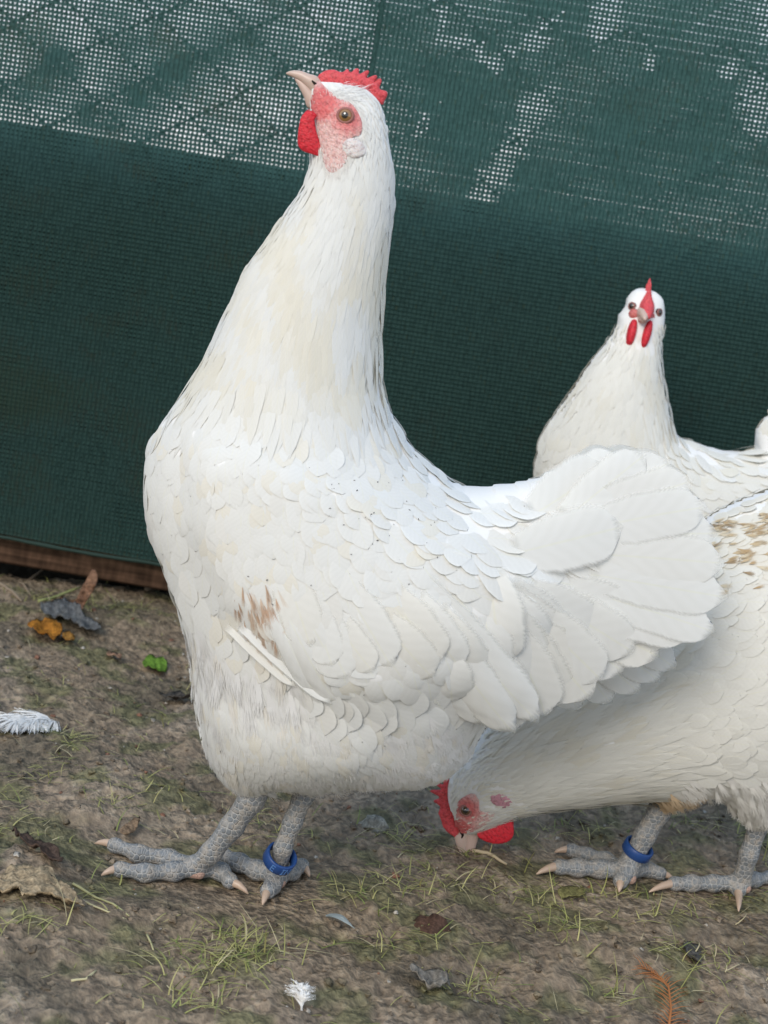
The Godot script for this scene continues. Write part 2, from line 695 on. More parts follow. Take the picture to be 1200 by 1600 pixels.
func make_templates() -> void:
	for k in 3:
		tmpl["round%d" % k] = feather_mesh("round", 8, 6, 100 + k, 0.012)
		tmpl["long%d" % k] = feather_mesh("long", 12, 6, 200 + k, 0.014)
		tmpl["hackle%d" % k] = feather_mesh("hackle", 8, 4, 300 + k, 0.03)
		tmpl["tuft%d" % k] = tuft_mesh(26, 400 + k, 0.4, 0.03)
	tmpl.fluff = tuft_mesh(40, 520, 0.7, 0.045)
	tmpl.bristle = tuft_mesh(4, 500, 0.3, 0.035)
	print("templates")

class Hen:
	var b: Blow
	var z: float
	var s: float
	var node: Node3D
	var base: Vector3
	var field: Array
	var stain: Callable
	var lift := 1.0
func surf(hn: Hen, x: float, y: float, side: float, off := 0.0) -> Vector3:
	return on_z(x, y, hn.z) + Vector3(0, 0, side * (hn.b.z(x, y) * hn.s) + side * off)
# the body-plane coordinates whose front surface shows at this pixel of the photograph
func seen(hn: Hen, p: Vector2) -> Vector2:
	var c := Vector2(600, 800)
	var q := p
	for i in 3:
		q = c + (p - c) / (1.0 + hn.b.z(q.x, q.y) * hn.s / -hn.z)
	return q
func lay(hn: Hen, x: float, y: float, dir: Vector2, l: float, w: float, low: float, tip: float, side: float, yaw := 0.0) -> Transform3D:
	dir = dir.normalized()
	var e := 5.0
	var p := surf(hn, x, y, side)
	var tx := surf(hn, x + e, y, side) - surf(hn, x - e, y, side)
	var ty := surf(hn, x, y + e, side) - surf(hn, x, y - e, side)
	var n := ty.cross(tx).normalized() * side
	if n.z * side < 0: n = -n
	# the chord to where the tip rests on the body
	var tq := Vector2(x, y) + dir * l
	var shrink := 1.0
	var p2 := surf(hn, tq.x, tq.y, side)
	var dist := (p2 - p).length() / hn.s
	if dist > l * 1.05: shrink = l / dist
	tq = Vector2(x, y) + dir * l * shrink
	p2 = surf(hn, tq.x, tq.y, side)
	var a := p + n * low * hn.s
	var bb := p2 + n * tip * hn.s
	var yv := (bb - a).normalized()
	var xv := yv.cross(n).normalized()
	if yaw != 0.0: yv = yv.rotated(n, yaw)
	xv = yv.cross(n).normalized()
	var zv := xv.cross(yv).normalized()
	var ll := l * hn.s
	var ww := w * hn.s
	var mq := Vector2(x, y) + dir * l * shrink * 0.5
	var sag := n.dot(surf(hn, mq.x, mq.y, side) - (a + bb) * 0.5)
	return Transform3D(Basis(xv * ww, yv * ll, zv * clampf(sag + 1.3 * hn.s, 0.9 * hn.s, 16.0 * hn.s)), a)
func field_at(hn: Hen, x: float, y: float) -> Array:
	var d := Vector2.ZERO
	var l := 0.0
	var w := 0.0
	var ws := 0.0
	var best := 1e18
	var kind := 0
	for c in hn.field:
		var q: float = (c[0] - x) * (c[0] - x) + (c[1] - y) * (c[1] - y) + 60.0
		var k: float = 1.0 / (q * q)
		d += Vector2(c[2], c[3]).normalized() * k
		l += c[4] * k
		w += c[5] * k
		ws += k
		if q < best:
			best = q
			kind = c[6]
	return [d.normalized(), l / ws, w / ws, kind]
# dresses the whole body; returns nothing, adds parts to the hen's node
func plumage(hn: Hen, seed_: int, dens: float, singles: int, skip: Array) -> void:
	rng.seed = seed_
	var pts := []
	var grid := {}
	var cand := []
	var st := 4.5
	var y := hn.b.y0
	while y < hn.b.y0 + hn.b.ny * hn.b.step:
		var x := hn.b.x0
		while x < hn.b.x0 + hn.b.nx * hn.b.step:
			cand.append(Vector2(x + rng.randf_range(-2.2, 2.2), y + rng.randf_range(-2.2, 2.2)))
			x += st
		y += st
	for i in range(cand.size() - 1, 0, -1):
		var j := rng.randi_range(0, i)
		var t = cand[i]
		cand[i] = cand[j]
		cand[j] = t
	var bare: Array = skip
	for c in cand:
		if hn.b.z(c.x, c.y) < 12.0: continue
		var f := field_at(hn, c.x, c.y)
		var no := false
		for s in bare:
			if Geometry2D.is_point_in_polygon(c, s[0]) and rng.randf() < s[1]: no = true
		if no: continue
		var r: float = maxf(4.5, f[2] * [0.46, 0.36, 0.34, 0.62][f[3]]) / dens
		var cellk := Vector2i(int(c.x / 24), int(c.y / 24))
		var ok := true
		for dj in [-1, 0, 1]:
			for di in [-1, 0, 1]:
				for o in grid.get(cellk + Vector2i(di, dj), []):
					if o.distance_squared_to(c) < r * r: ok = false
		if not ok: continue
		if not grid.has(cellk): grid[cellk] = []
		grid[cellk].append(c)
		pts.append([c, f])
	# each contour feather bulges over the down beneath it
	var pf := PackedFloat32Array()
	pf.resize(hn.b.nx * hn.b.ny)
	for q in pts:
		if q[1][3] != 1: continue
		var dv: Vector2 = q[1][0]
		var ll: float = q[1][1] * 0.5
		var ww: float = q[1][2] * 0.62
		var cc: Vector2 = q[0] + dv * ll
		var hg: float = rng.randf_range(0.5, 1.3) * 0.10 * q[1][2]
		var n := int(maxf(ll, ww) / hn.b.step) + 1
		var ci := int((cc.x - hn.b.x0) / hn.b.step)
		var cj := int((cc.y - hn.b.y0) / hn.b.step)
		for jj in range(maxi(0, cj - n), mini(hn.b.ny, cj + n + 1)):
			for ii in range(maxi(0, ci - n), mini(hn.b.nx, ci + n + 1)):
				var v := Vector2(hn.b.x0 + ii * hn.b.step, hn.b.y0 + jj * hn.b.step) - cc
				var al := v.dot(dv) / ll
				var ac := v.cross(dv) / ww
				var rr := al * al + ac * ac
				if rr >= 1.0: continue
				var k2 := jj * hn.b.nx + ii
				pf[k2] = maxf(pf[k2], hg * (1.0 - rr * rr) * (0.65 + 0.35 * al))
	for k2 in pf.size():
		if hn.b.ins[k2]: hn.b.e[k2] += pf[k2] * smoothstep(0.0, 50.0, sqrt(maxf(hn.b.h[k2], 0.0)))
	var sets := {}
	var single := []
	for q in pts:
		var c: Vector2 = q[0]
		var f: Array = q[1]
		var kind: int = f[3]
		var names: String = ["hackle", "round", "tuft", "hackle"][kind]
		var rim := clampf(hn.b.z(c.x, c.y) / 60.0, 0.3, 1.0) if kind == 2 else 1.0
		var l: float = rim * f[1] * rng.randf_range(0.78, 1.28)
		var w: float = f[2] * rng.randf_range(0.78, 1.25)
		var d: Vector2 = f[0].rotated(rng.randf_range(-1, 1) * [0.13, 0.26, 0.2, 0.15][kind])
		if kind != 2:
			var bq := -1.0
			var bd := d
			for tr in [0.0, 0.2, -0.2, 0.4, -0.4, 0.65, -0.65, 0.9, -0.9]:
				var dd := d.rotated(tr)
				var zq := minf(hn.b.z(c.x + dd.x * l, c.y + dd.y * l), 16.0) - absf(tr) * 6.0
				if zq > bq + 0.01:
					bq = zq
					bd = dd
			d = bd
			if bq < 4.0: l *= 0.6
		var tip: float = hn.lift * [0.8, 1.2, 3.0, 0.9][kind] * rng.randf_range(0.4, 1.7)
		var low: float = [-0.2, -0.5, 0.6, 0.5][kind]
		var var_ := rng.randi_range(0, 2)
		var tint := rng.randf_range(0.95 if kind == 0 or kind == 2 else 0.985, 1.0)
		var col: Color = hn.stain.call(c.x, c.y)
		col = Color(col.r * tint, col.g * tint, col.b * tint)
		for side in [1.0, -1.0]:
			var t := lay(hn, c.x, c.y, d, l, w, low, tip, side)
			if kind == 1 and side > 0 and singles > 0:
				single.append([l * w, t, var_, col, c])
				continue
			var key := "%s%d" % [names, var_]
			if not sets.has(key): sets[key] = [[], []]
			sets[key][0].append(t)
			sets[key][1].append(col)
		if kind == 2:         # a soft vane under the down
			var t2 := lay(hn, c.x, c.y, d, l * 0.9, w * 0.8, -0.6, 0.8, 1.0)
			var t3 := lay(hn, c.x, c.y, d, l * 0.9, w * 0.8, -0.6, 0.8, -1.0)
			for t in [t2, t3]:
				var key := "hackle%d" % var_
				if not sets.has(key): sets[key] = [[], []]
				sets[key][0].append(t)
				sets[key][1].append(col)
	single.sort_custom(func(a, b2): return a[0] > b2[0])
	for i in single.size():
		var q: Array = single[i]
		if i < singles:
			var o := MeshInstance3D.new()
			o.name = "feather"
			o.mesh = tmpl["round%d" % q[2]]
			var mi: int = 5 if q[3].b < 0.6 else (3 if q[3].b < 0.9 else [0, 1, 2, 0][(i * 7) % 4])
			o.material_override = mats["soft%d" % mi]
			hn.node.add_child(o, true)
			o.transform = q[1].translated(-hn.base)
		else:
			var key := "round%d" % q[2]
			if not sets.has(key): sets[key] = [[], []]
			sets[key][0].append(q[1])
			sets[key][1].append(q[3])
	for key in sets:
		var called := "down" if key.begins_with("tuft") else ("hackle_plumage" if key.begins_with("hackle") else "body_plumage")
		copies(called, tmpl[key], sets[key][0], sets[key][1], mats.down if called == "down" else mats.feather, hn.node)
	body_of(hn)
	print("plumage ", pts.size())

# a single long feather from base pixel to tip pixel, lifted off the body
func quill(hn: Hen, bx: float, by: float, tx: float, ty: float, w: float, low: float, tip: float, m := 0, kind := "long", side := 1.0, called := "feather", roll := 0.0) -> void:
	var p := seen(hn, Vector2(bx, by)) if side > 0 else Vector2(bx, by)
	var a := surf(hn, p.x, p.y, side, low * hn.s)
	var zt := hn.b.z(tx, ty)
	var c := Vector2(600, 800)
	var tq := Vector2(tx, ty)
	if side > 0:
		for i in 3: tq = c + (Vector2(tx, ty) - c) / (1.0 + (hn.b.z(tq.x, tq.y) + tip) * hn.s / -hn.z)
	zt = maxf(hn.b.z(tq.x, tq.y), 0.5 * hn.b.z(p.x, p.y)) if tip > -5.0 else hn.b.z(tq.x, tq.y)
	var b := on_z(tq.x, tq.y, hn.z) + Vector3(0, 0, side * (zt + tip) * hn.s)
	var yv := b - a
	var xv := yv.cross(Vector3(0, 0, side)).normalized()
	var zv := xv.cross(yv).normalized()
	var mq := (p + tq) * 0.5
	var hgt := 5.0 * hn.s
	if tip > -5.0: hgt = clampf(zv.dot(surf(hn, mq.x, mq.y, side) - (a + b) * 0.5) * 1.1 + 3.0 * hn.s, 4.0 * hn.s, 24.0 * hn.s)
	var yn := yv.normalized()
	xv = xv.rotated(yn, -roll)
	zv = zv.rotated(yn, -roll)
	var o := MeshInstance3D.new()
	o.name = called
	o.mesh = tmpl["%s%d" % [kind, rng.randi_range(0, 2)]]
	o.material_override = mats["feather%d" % m]
	hn.node.add_child(o, true)
	o.transform = Transform3D(Basis(xv * w * hn.s, yv, zv * hgt), a - hn.base)

func body_of(hn: Hen) -> void:
	var a := blow_mesh(hn.b, func(x, y, zz): return on_z(x, y, hn.z) + Vector3(0, 0, zz * hn.s))
	part("body", mk(a), mats.body, hn.node)
# skin that lies on the head, both sides
func patch(hn: Hen, called: String, pts: PackedVector2Array, step: float, thick: float, off: float, m: Material, bump := 0.0, sides := [1.0, -1.0], tint = null) -> void:
	for side in sides:
		var q := PackedVector2Array()
		for p in pts: q.append(seen(hn, p))
		var b := Blow.new(q, step, 2.0)
		var a := blow_mesh(b, func(x, y, zz):
			var n := n_fine.get_noise_2d(x * 0.004, y * 0.004) * bump * smoothstep(0.0, 6.0, zz)
			return surf(hn, x, y, side, (off + minf(zz * thick, 7.0) + n) * hn.s), false, tint)
		if side < 0:
			for i in range(0, a[1].size(), 3):
				var t: int = a[1][i]
				a[1][i] = a[1][i + 1]
				a[1][i + 1] = t
		part(called, mk(a), m, hn.node)
# a flat organ (comb, wattle, beak half) in the plane z + dz
func slab(hn: Hen, called: String, pts: PackedVector2Array, step: float, zs: float, dz: float, m: Material, bump := 0.0, fix := true) -> MeshInstance3D:
	var q := PackedVector2Array()
	var c := Vector2(600, 800)
	for p in pts: q.append(c + (p - c) / (1.0 + dz * hn.s / -hn.z) if fix else p)
	var b := Blow.new(q, step, 2.0)
	var a := blow_mesh(b, func(x, y, zz):
		var n := n_fine.get_noise_2d(x * 0.006 + dz, y * 0.006) * bump * clampf(absf(zz) * 0.3, 0, 1)
		return on_z(x, y, hn.z) + Vector3(0, 0, (dz + zz * zs + n * signf(zz)) * hn.s))
	return part(called, mk(a), m, hn.node)
func eye(hn: Hen, at: Vector3, look: Vector3, r: float, iris: Color) -> void:
	var v := PackedVector3Array()
	var idx := PackedInt32Array()
	var cols := PackedColorArray()
	look = look.normalized()
	var ax := look.cross(Vector3.UP).normalized()
	var ay := look.cross(ax)
	for i in 19:
		var th := PI * i / 18.0
		for j in 24:
			var ph := TAU * j / 24.0
			v.append(at + (look * cos(th) + (ax * cos(ph) + ay * sin(ph)) * sin(th)) * r)
			var c := iris
			if th < 0.40: c = Color(0.004, 0.004, 0.004)
			elif th < 0.48: c = iris * 0.55
			elif th > 1.02: c = Color(0.03, 0.02, 0.018)
			cols.append(c)
			if i:
				var k := (i - 1) * 24 + j
				var l := (i - 1) * 24 + (j + 1) % 24
				idx.append_array([k, l, k + 24, l, l + 24, k + 24])
	part("eye", build(v, idx, cols), mats.eye, hn.node)
	var ring := []
	var rad := []
	for j in 25:
		var ph := TAU * j / 24.0
		ring.append(at + look * r * 0.52 + (ax * cos(ph) + ay * sin(ph) * 0.88) * r * 0.93)
		rad.append(r * 0.2)
	part("eyelid", mk(tube(ring, rad, 8, false)), mats.lid, hn.node)

# ---------------------------------------------------------------- legs
# shank: [[point, radius] ...] from the feathers down; toes: [[[point, radius] ...], claw tip]
func leg(hn: Hen, shank: Array, toes: Array, band = null) -> void:
	var caps := []
	for q in shank: q[1] *= 0.88
	for t in toes:
		for q in t[0]: q[1] *= 0.86
	for i in shank.size() - 1: caps.append([shank[i][0], shank[i][1], shank[i + 1][0], shank[i + 1][1]])
	var foot: Vector3 = shank[-1][0]
	var rf: float = shank[-1][1]
	for t in toes:
		var last: Array = [foot, rf * 0.85]
		for q in t[0]:
			caps.append([last[0], last[1], q[0], q[1]])
			# knuckle pads
			caps.append([q[0], q[1] * 1.1, q[0] - Vector3(0, q[1] * 0.15, 0), q[1] * 1.05])
			last = q
	var o := part("leg", mk(nets(caps, 0.0015, 0.004)), mats.leg, hn.node)
	for t in toes:
		var e: Array = t[0][-1]
		var prev: Vector3 = t[0][-2][0] if t[0].size() > 1 else foot
		var d: Vector3 = (e[0] - prev).normalized()
		var tip: Vector3 = t[1]
		var mid: Vector3 = (e[0] + tip) * 0.5 + Vector3(0, e[1] * 0.35, 0)
		part("claw", mk(tube([e[0] - d * e[1] * 0.3, e[0] + d * e[1] * 0.4 + Vector3(0, e[1] * 0.1, 0), mid, mid.lerp(tip, 0.6) + Vector3(0, e[1] * 0.1, 0), tip], [e[1] * 0.75, e[1] * 0.78, e[1] * 0.6, e[1] * 0.38, e[1] * 0.1], 10)), mats.claw, o)
	# fleshy pad under the joint
	var pc := Vector3(foot.x, foot.y - rf * 0.35, foot.z + rf * 0.62)
	part("foot_pad", mk(nets([[pc - Vector3(rf * 0.5, 0, 0), rf * 0.55, pc + Vector3(rf * 0.45, 0.0, 0), rf * 0.6]], 0.0015, 0.002)), mats.pad, o)
	if band != null:
		var c: Vector3 = band[0]
		var ax: Vector3 = band[1].normalized()
		var r: float = band[2]
		var hh: float = band[3]
		var u := ax.cross(Vector3(0, 0, 1)).normalized()
		var w := u.cross(ax).normalized()
		var prof := [[r, -hh], [r + 0.0006, -hh * 0.85], [r + 0.0006, hh * 0.85], [r, hh], [r - 0.0011, hh], [r - 0.0014, 0.0], [r - 0.0011, -hh]]
		var v := PackedVector3Array()
		var idx := PackedInt32Array()
		var n := prof.size()
		for s in 48:
			var th := TAU * s / 48.0
			for q in prof: v.append(c + ax * q[1] + (u * cos(th) + w * sin(th)) * q[0])
			for k in n:
				var i0 := s * n + k
				var i1 := s * n + (k + 1) % n
				var j0 := ((s + 1) % 48) * n + k
				var j1 := ((s + 1) % 48) * n + (k + 1) % n
				idx.append_array([i0, i1, j0, i1, j1, j0])
		var bnd := part("leg_band", build(v, idx), mats.band, o)
		if band.size() > 4:
			# raised characters that follow the ring
			var k := 0
			for ch in band[4]:
				if ch != " ":
					var tm := TextMesh.new()
					var fnt := SystemFont.new()
					fnt.font_names = PackedStringArray(["Droid Sans"])
					tm.font = fnt
					tm.text = ch
					tm.font_size = 64
					tm.pixel_size = hh * 1.25 / 46.0
					tm.depth = 0.0003
					var ang: float = band[5] - k * 0.34
					var rad := (u * cos(ang) + w * sin(ang)).normalized()
					var tng := ax.cross(rad).normalized()
					var mi := MeshInstance3D.new()
					mi.name = "character"
					mi.mesh = tm
					mi.material_override = mats.band_text
					bnd.add_child(mi, true)
					mi.transform = Transform3D(Basis(tng, ax, rad), c + rad * (r + 0.0007))
				k += 1

func _ready() -> void:
	# ---- camera, sky, sun, exposure
	cam_b = Basis(Vector3.RIGHT, deg_to_rad(-9.8)) * Basis(Vector3.BACK, deg_to_rad(9.6))
	var cam := Camera3D.new()
	cam.name = "camera"
	cam.fov = rad_to_deg(2.0 * atan(800.0 / F))
	cam.near = 0.02
	cam.far = 400.0
	var at := CameraAttributesPhysical.new()
	at.frustum_focal_length = 12.0 / (800.0 / F)
	at.frustum_focus_distance = 0.93
	at.frustum_near = 0.02
	at.frustum_far = 400.0
	at.exposure_aperture = 9.5
	cam.attributes = at
	add_child(cam)
	cam.transform = Transform3D(cam_b, cam_p)
	cam.current = true
	var env := Environment.new()
	env.background_mode = Environment.BG_SKY
	var sky := Sky.new()
	var sm := ProceduralSkyMaterial.new()
	sm.sky_top_color = Color(0.62, 0.73, 0.86)
	sm.sky_horizon_color = Color(0.99, 0.99, 0.98)
	sm.sky_curve = 0.2
	sm.ground_bottom_color = Color(0.35, 0.31, 0.27)
	sm.ground_horizon_color = Color(0.6, 0.58, 0.55)
	sky.sky_material = sm
	env.sky = sky
	env.background_energy_multiplier = 1.08
	env.tonemap_mode = Environment.TONE_MAPPER_LINEAR
	env.tonemap_exposure = 1.29
	env.sdfgi_enabled = true
	env.ssao_enabled = true
	env.ssil_enabled = true
	var we := WorldEnvironment.new()
	we.name = "world_environment"
	we.environment = env
	add_child(we)
	var sun := DirectionalLight3D.new()
	sun.name = "sun"
	sun.light_energy = 0.55
	sun.light_color = Color(1.0, 0.98, 0.95)
	sun.light_angular_distance = 28.0
	sun.shadow_enabled = true
	sun.rotation_degrees = Vector3(-33, -24, 0)
	add_child(sun)

	n_big.seed = 11
	n_big.frequency = 2.2
	n_big.fractal_octaves = 2
	n_mid.seed = 12
	n_mid.frequency = 11.0
	n_mid.fractal_octaves = 3
	n_fine.seed = 13
	n_fine.frequency = 38.0
	n_fine.fractal_octaves = 3
	make_materials()
	print("materials")
	make_templates()
	for q in [[305, 1372], [205, 1340], [200, 1368], [370, 1385], [428, 1385], [380, 1365], [470, 1372], [416, 1405], [985, 1375], [880, 1365], [1040, 1378], [968, 1392], [1150, 1392], [1050, 1395], [1152, 1418]]:
		feet.append(on_ground(q[0], q[1]))
	make_ground()
	make_fence()
	make_hen_tall()
	make_hen_pecking()
	make_hen_facing()
	make_litter()


# ---------------------------------------------------------------- the setting
func axis(lo: float, hi: float, st: float, far: float) -> PackedFloat32Array:
	var mid := []
	var x := lo
	while x < hi:
		mid.append(x)
		x += st
	var a := []
	var s := st
	x = lo
	while x > -far:
		s *= 1.35
		x -= s
		a.push_front(x)
	var b := []
	s = st
	x = mid[-1]
	while x < far:
		s *= 1.35
		x += s
		b.append(x)
	return PackedFloat32Array(a + mid + b)
func mud_color(x: float, z: float) -> Color:
	var a := n_mid.get_noise_2d(x * 0.45 + 3.0, z * 0.45)
	var b := n_big.get_noise_2d(x * 1.9 + 9.0, z * 1.9 - 4.0)
	var c := n_mid.get_noise_2d(x * 1.3 - 7.0, z * 1.3 + 2.0)
	var col := Color(0.345, 0.268, 0.192)
	col = col.lerp(Color(0.215, 0.176, 0.125), smoothstep(-0.05, 0.4, a))
	col = col.lerp(Color(0.41, 0.335, 0.255), smoothstep(0.0, 0.45, b) * 0.8)
	col = col.lerp(Color(0.205, 0.200, 0.098), smoothstep(0.0, 0.35, c) * 0.8)
	return col
func make_ground() -> void:
	var xs := axis(-0.56, 0.56, 0.0027, 120.0)
	var zs := axis(-1.80, -0.58, 0.0031, 120.0)
	var v := PackedVector3Array()
	var cols := PackedColorArray()
	var idx := PackedInt32Array()
	var n := xs.size()
	for j in zs.size():
		for i in n:
			var x := xs[i]
			var z := zs[j]
			var inside := absf(x) < 2.0 and z > -3.0 and z < 0.5
			v.append(Vector3(x, gy(x, z) if inside else 0.0, z))
			cols.append(mud_color(x, z))
			if i and j:
				var k := j * n + i
				idx.append_array([k - n - 1, k - n, k - 1, k - n, k, k - 1])
	meta(part("ground", build(v, idx, cols), mats.mud), "", "", "", "structure")
	print("ground ", v.size())

func box(lo: Vector3, hi: Vector3, ch := 0.002) -> Array:
	# a block with chamfered long edges
	var v := PackedVector3Array()
	var idx := PackedInt32Array()
	var prof := [[lo.y + ch, lo.z], [hi.y - ch, lo.z], [hi.y, lo.z + ch], [hi.y, hi.z - ch], [hi.y - ch, hi.z], [lo.y + ch, hi.z], [lo.y, hi.z - ch], [lo.y, lo.z + ch]]
	for x in [lo.x, hi.x]:
		for p in prof: v.append(Vector3(x, p[0], p[1]))
	# separate corners keep the faces flat
	var vv := PackedVector3Array()
	for k in 8:
		var q := [v[k], v[(k + 1) % 8], v[8 + (k + 1) % 8], v[8 + k]]
		var o := vv.size()
		for p in q: vv.append(p)
		idx.append_array([o, o + 2, o + 1, o, o + 3, o + 2])
	for e in 2:
		var o := vv.size()
		for k in 8: vv.append(v[e * 8 + k])
		for k in range(1, 7):
			if e: idx.append_array([o, o + k, o + k + 1])
			else: idx.append_array([o, o + k + 1, o + k])
	return [vv, idx, PackedColorArray(), PackedVector2Array()]

func fold(x: float, y: float) -> float:
	return n_big.get_noise_2d(x * 0.8 + 20.0, y * 0.8) * 0.012 + n_mid.get_noise_2d(x * 0.35, y * 0.22 + 9.0) * 0.004 + crease(x, y)
func crease(x: float, y: float) -> float:
	if crease_at == Vector3.ZERO: return 0.0
	var q := (y - crease_at.y) - (x - crease_at.x) * 0.87
	var m := absf(fposmod(q + 0.041, 0.082) - 0.041) * 0.755
	return 0.0016 * exp(-m * m / 0.000012) * smoothstep(0.33, 0.45, y) * smoothstep(crease_at.x - 0.22, crease_at.x - 0.1, x) * smoothstep(-0.2, 0.3, n_mid.get_noise_2d(x * 0.4, y * 0.4))
func net_sheet(x0: float, x1: float, y0: float, y1: float, z: float, p: float, slope: float, open: Callable, dust: float) -> Array:
	var v := PackedVector3Array()
	var cols := PackedColorArray()
	var idx := PackedInt32Array()
	var rows := int((y1 - y0) / p)
	var cnum := int((x1 - x0) / p * 4.0)
	for j in rows:
		var o := v.size()
		var jit := rng.randf_range(-0.03, 0.03) * p
		var shift := rng.randf_range(-0.3, 0.3)
		for i in cnum + 1:
			var x := x0 + (i + shift) * p * 0.25
			var y := y0 + (j + 0.5) * p + jit + slope * x
			var m := i % 4
			var wob := rng.randf_range(-1.0, 1.0)
			var op := 0.0
			if m == 1: op = 0.0
			if m == 2: op = open.call(x, y)
			elif m == 3: op = open.call(x, y) * 0.35
			var up := 0.5 * p * (1.12 - op * 2.0 * (1.0 + wob * 0.25))
			var zz := z + fold(x, y)
			var xx := x + wob * p * 0.05
			v.append(Vector3(xx, y + maxf(up, -0.3 * p), zz - 0.0009))
			v.append(Vector3(xx, y - 0.5 * p * 1.08, zz + 0.0008 + (0.0003 if m == 0 else 0.0)))
			var d := clampf((smoothstep(-0.1, 0.5, n_mid.get_noise_2d(x * 0.28 + 4.0, y * 0.5)) * smoothstep(0.30, 0.12, y + 0.1 * n_big.get_noise_2d(x * 2.0, y * 2.0)) * 0.7 + 0.35 * smoothstep(0.1, 0.5, n_fine.get_noise_2d(x * 0.2, y * 0.3 + 2.0))) * dust, 0, 1)
			var t := rng.randf_range(0.7, 1.28)
			if rng.randf() < 0.012: d = 0.9
			var c := Color(t, t, t).lerp(Color(1.7, 0.80, 0.66), minf(1.0, d * 1.1))
			cols.append(c)
			cols.append(c)
			if i:
				var k := o + i * 2
				idx.append_array([k - 2, k, k - 1, k, k + 1, k - 1])
	# the knitted chains that hold the tapes
	for i in range(0, cnum, 4):
		var o := v.size()
		var x := x0 + i * p * 0.25
		for j in rows + 1:
			var y := y0 + j * p + slope * x
			var zz := z + fold(x, y) + 0.0011
			var w := p * (0.05 if j % 2 else 0.08)
			var s := p * 0.05 * (1.0 if j % 2 else -1.0)
			v.append(Vector3(x + s - w, y, zz))
			v.append(Vector3(x + s + w, y, zz - 0.0002))
			cols.append(Color(0.6, 0.6, 0.6))
			cols.append(Color(0.6, 0.6, 0.6))
			if j:
				var k := o + j * 2
				idx.append_array([k - 2, k - 1, k, k - 1, k + 1, k])
	return [v, idx, cols, PackedVector2Array()]

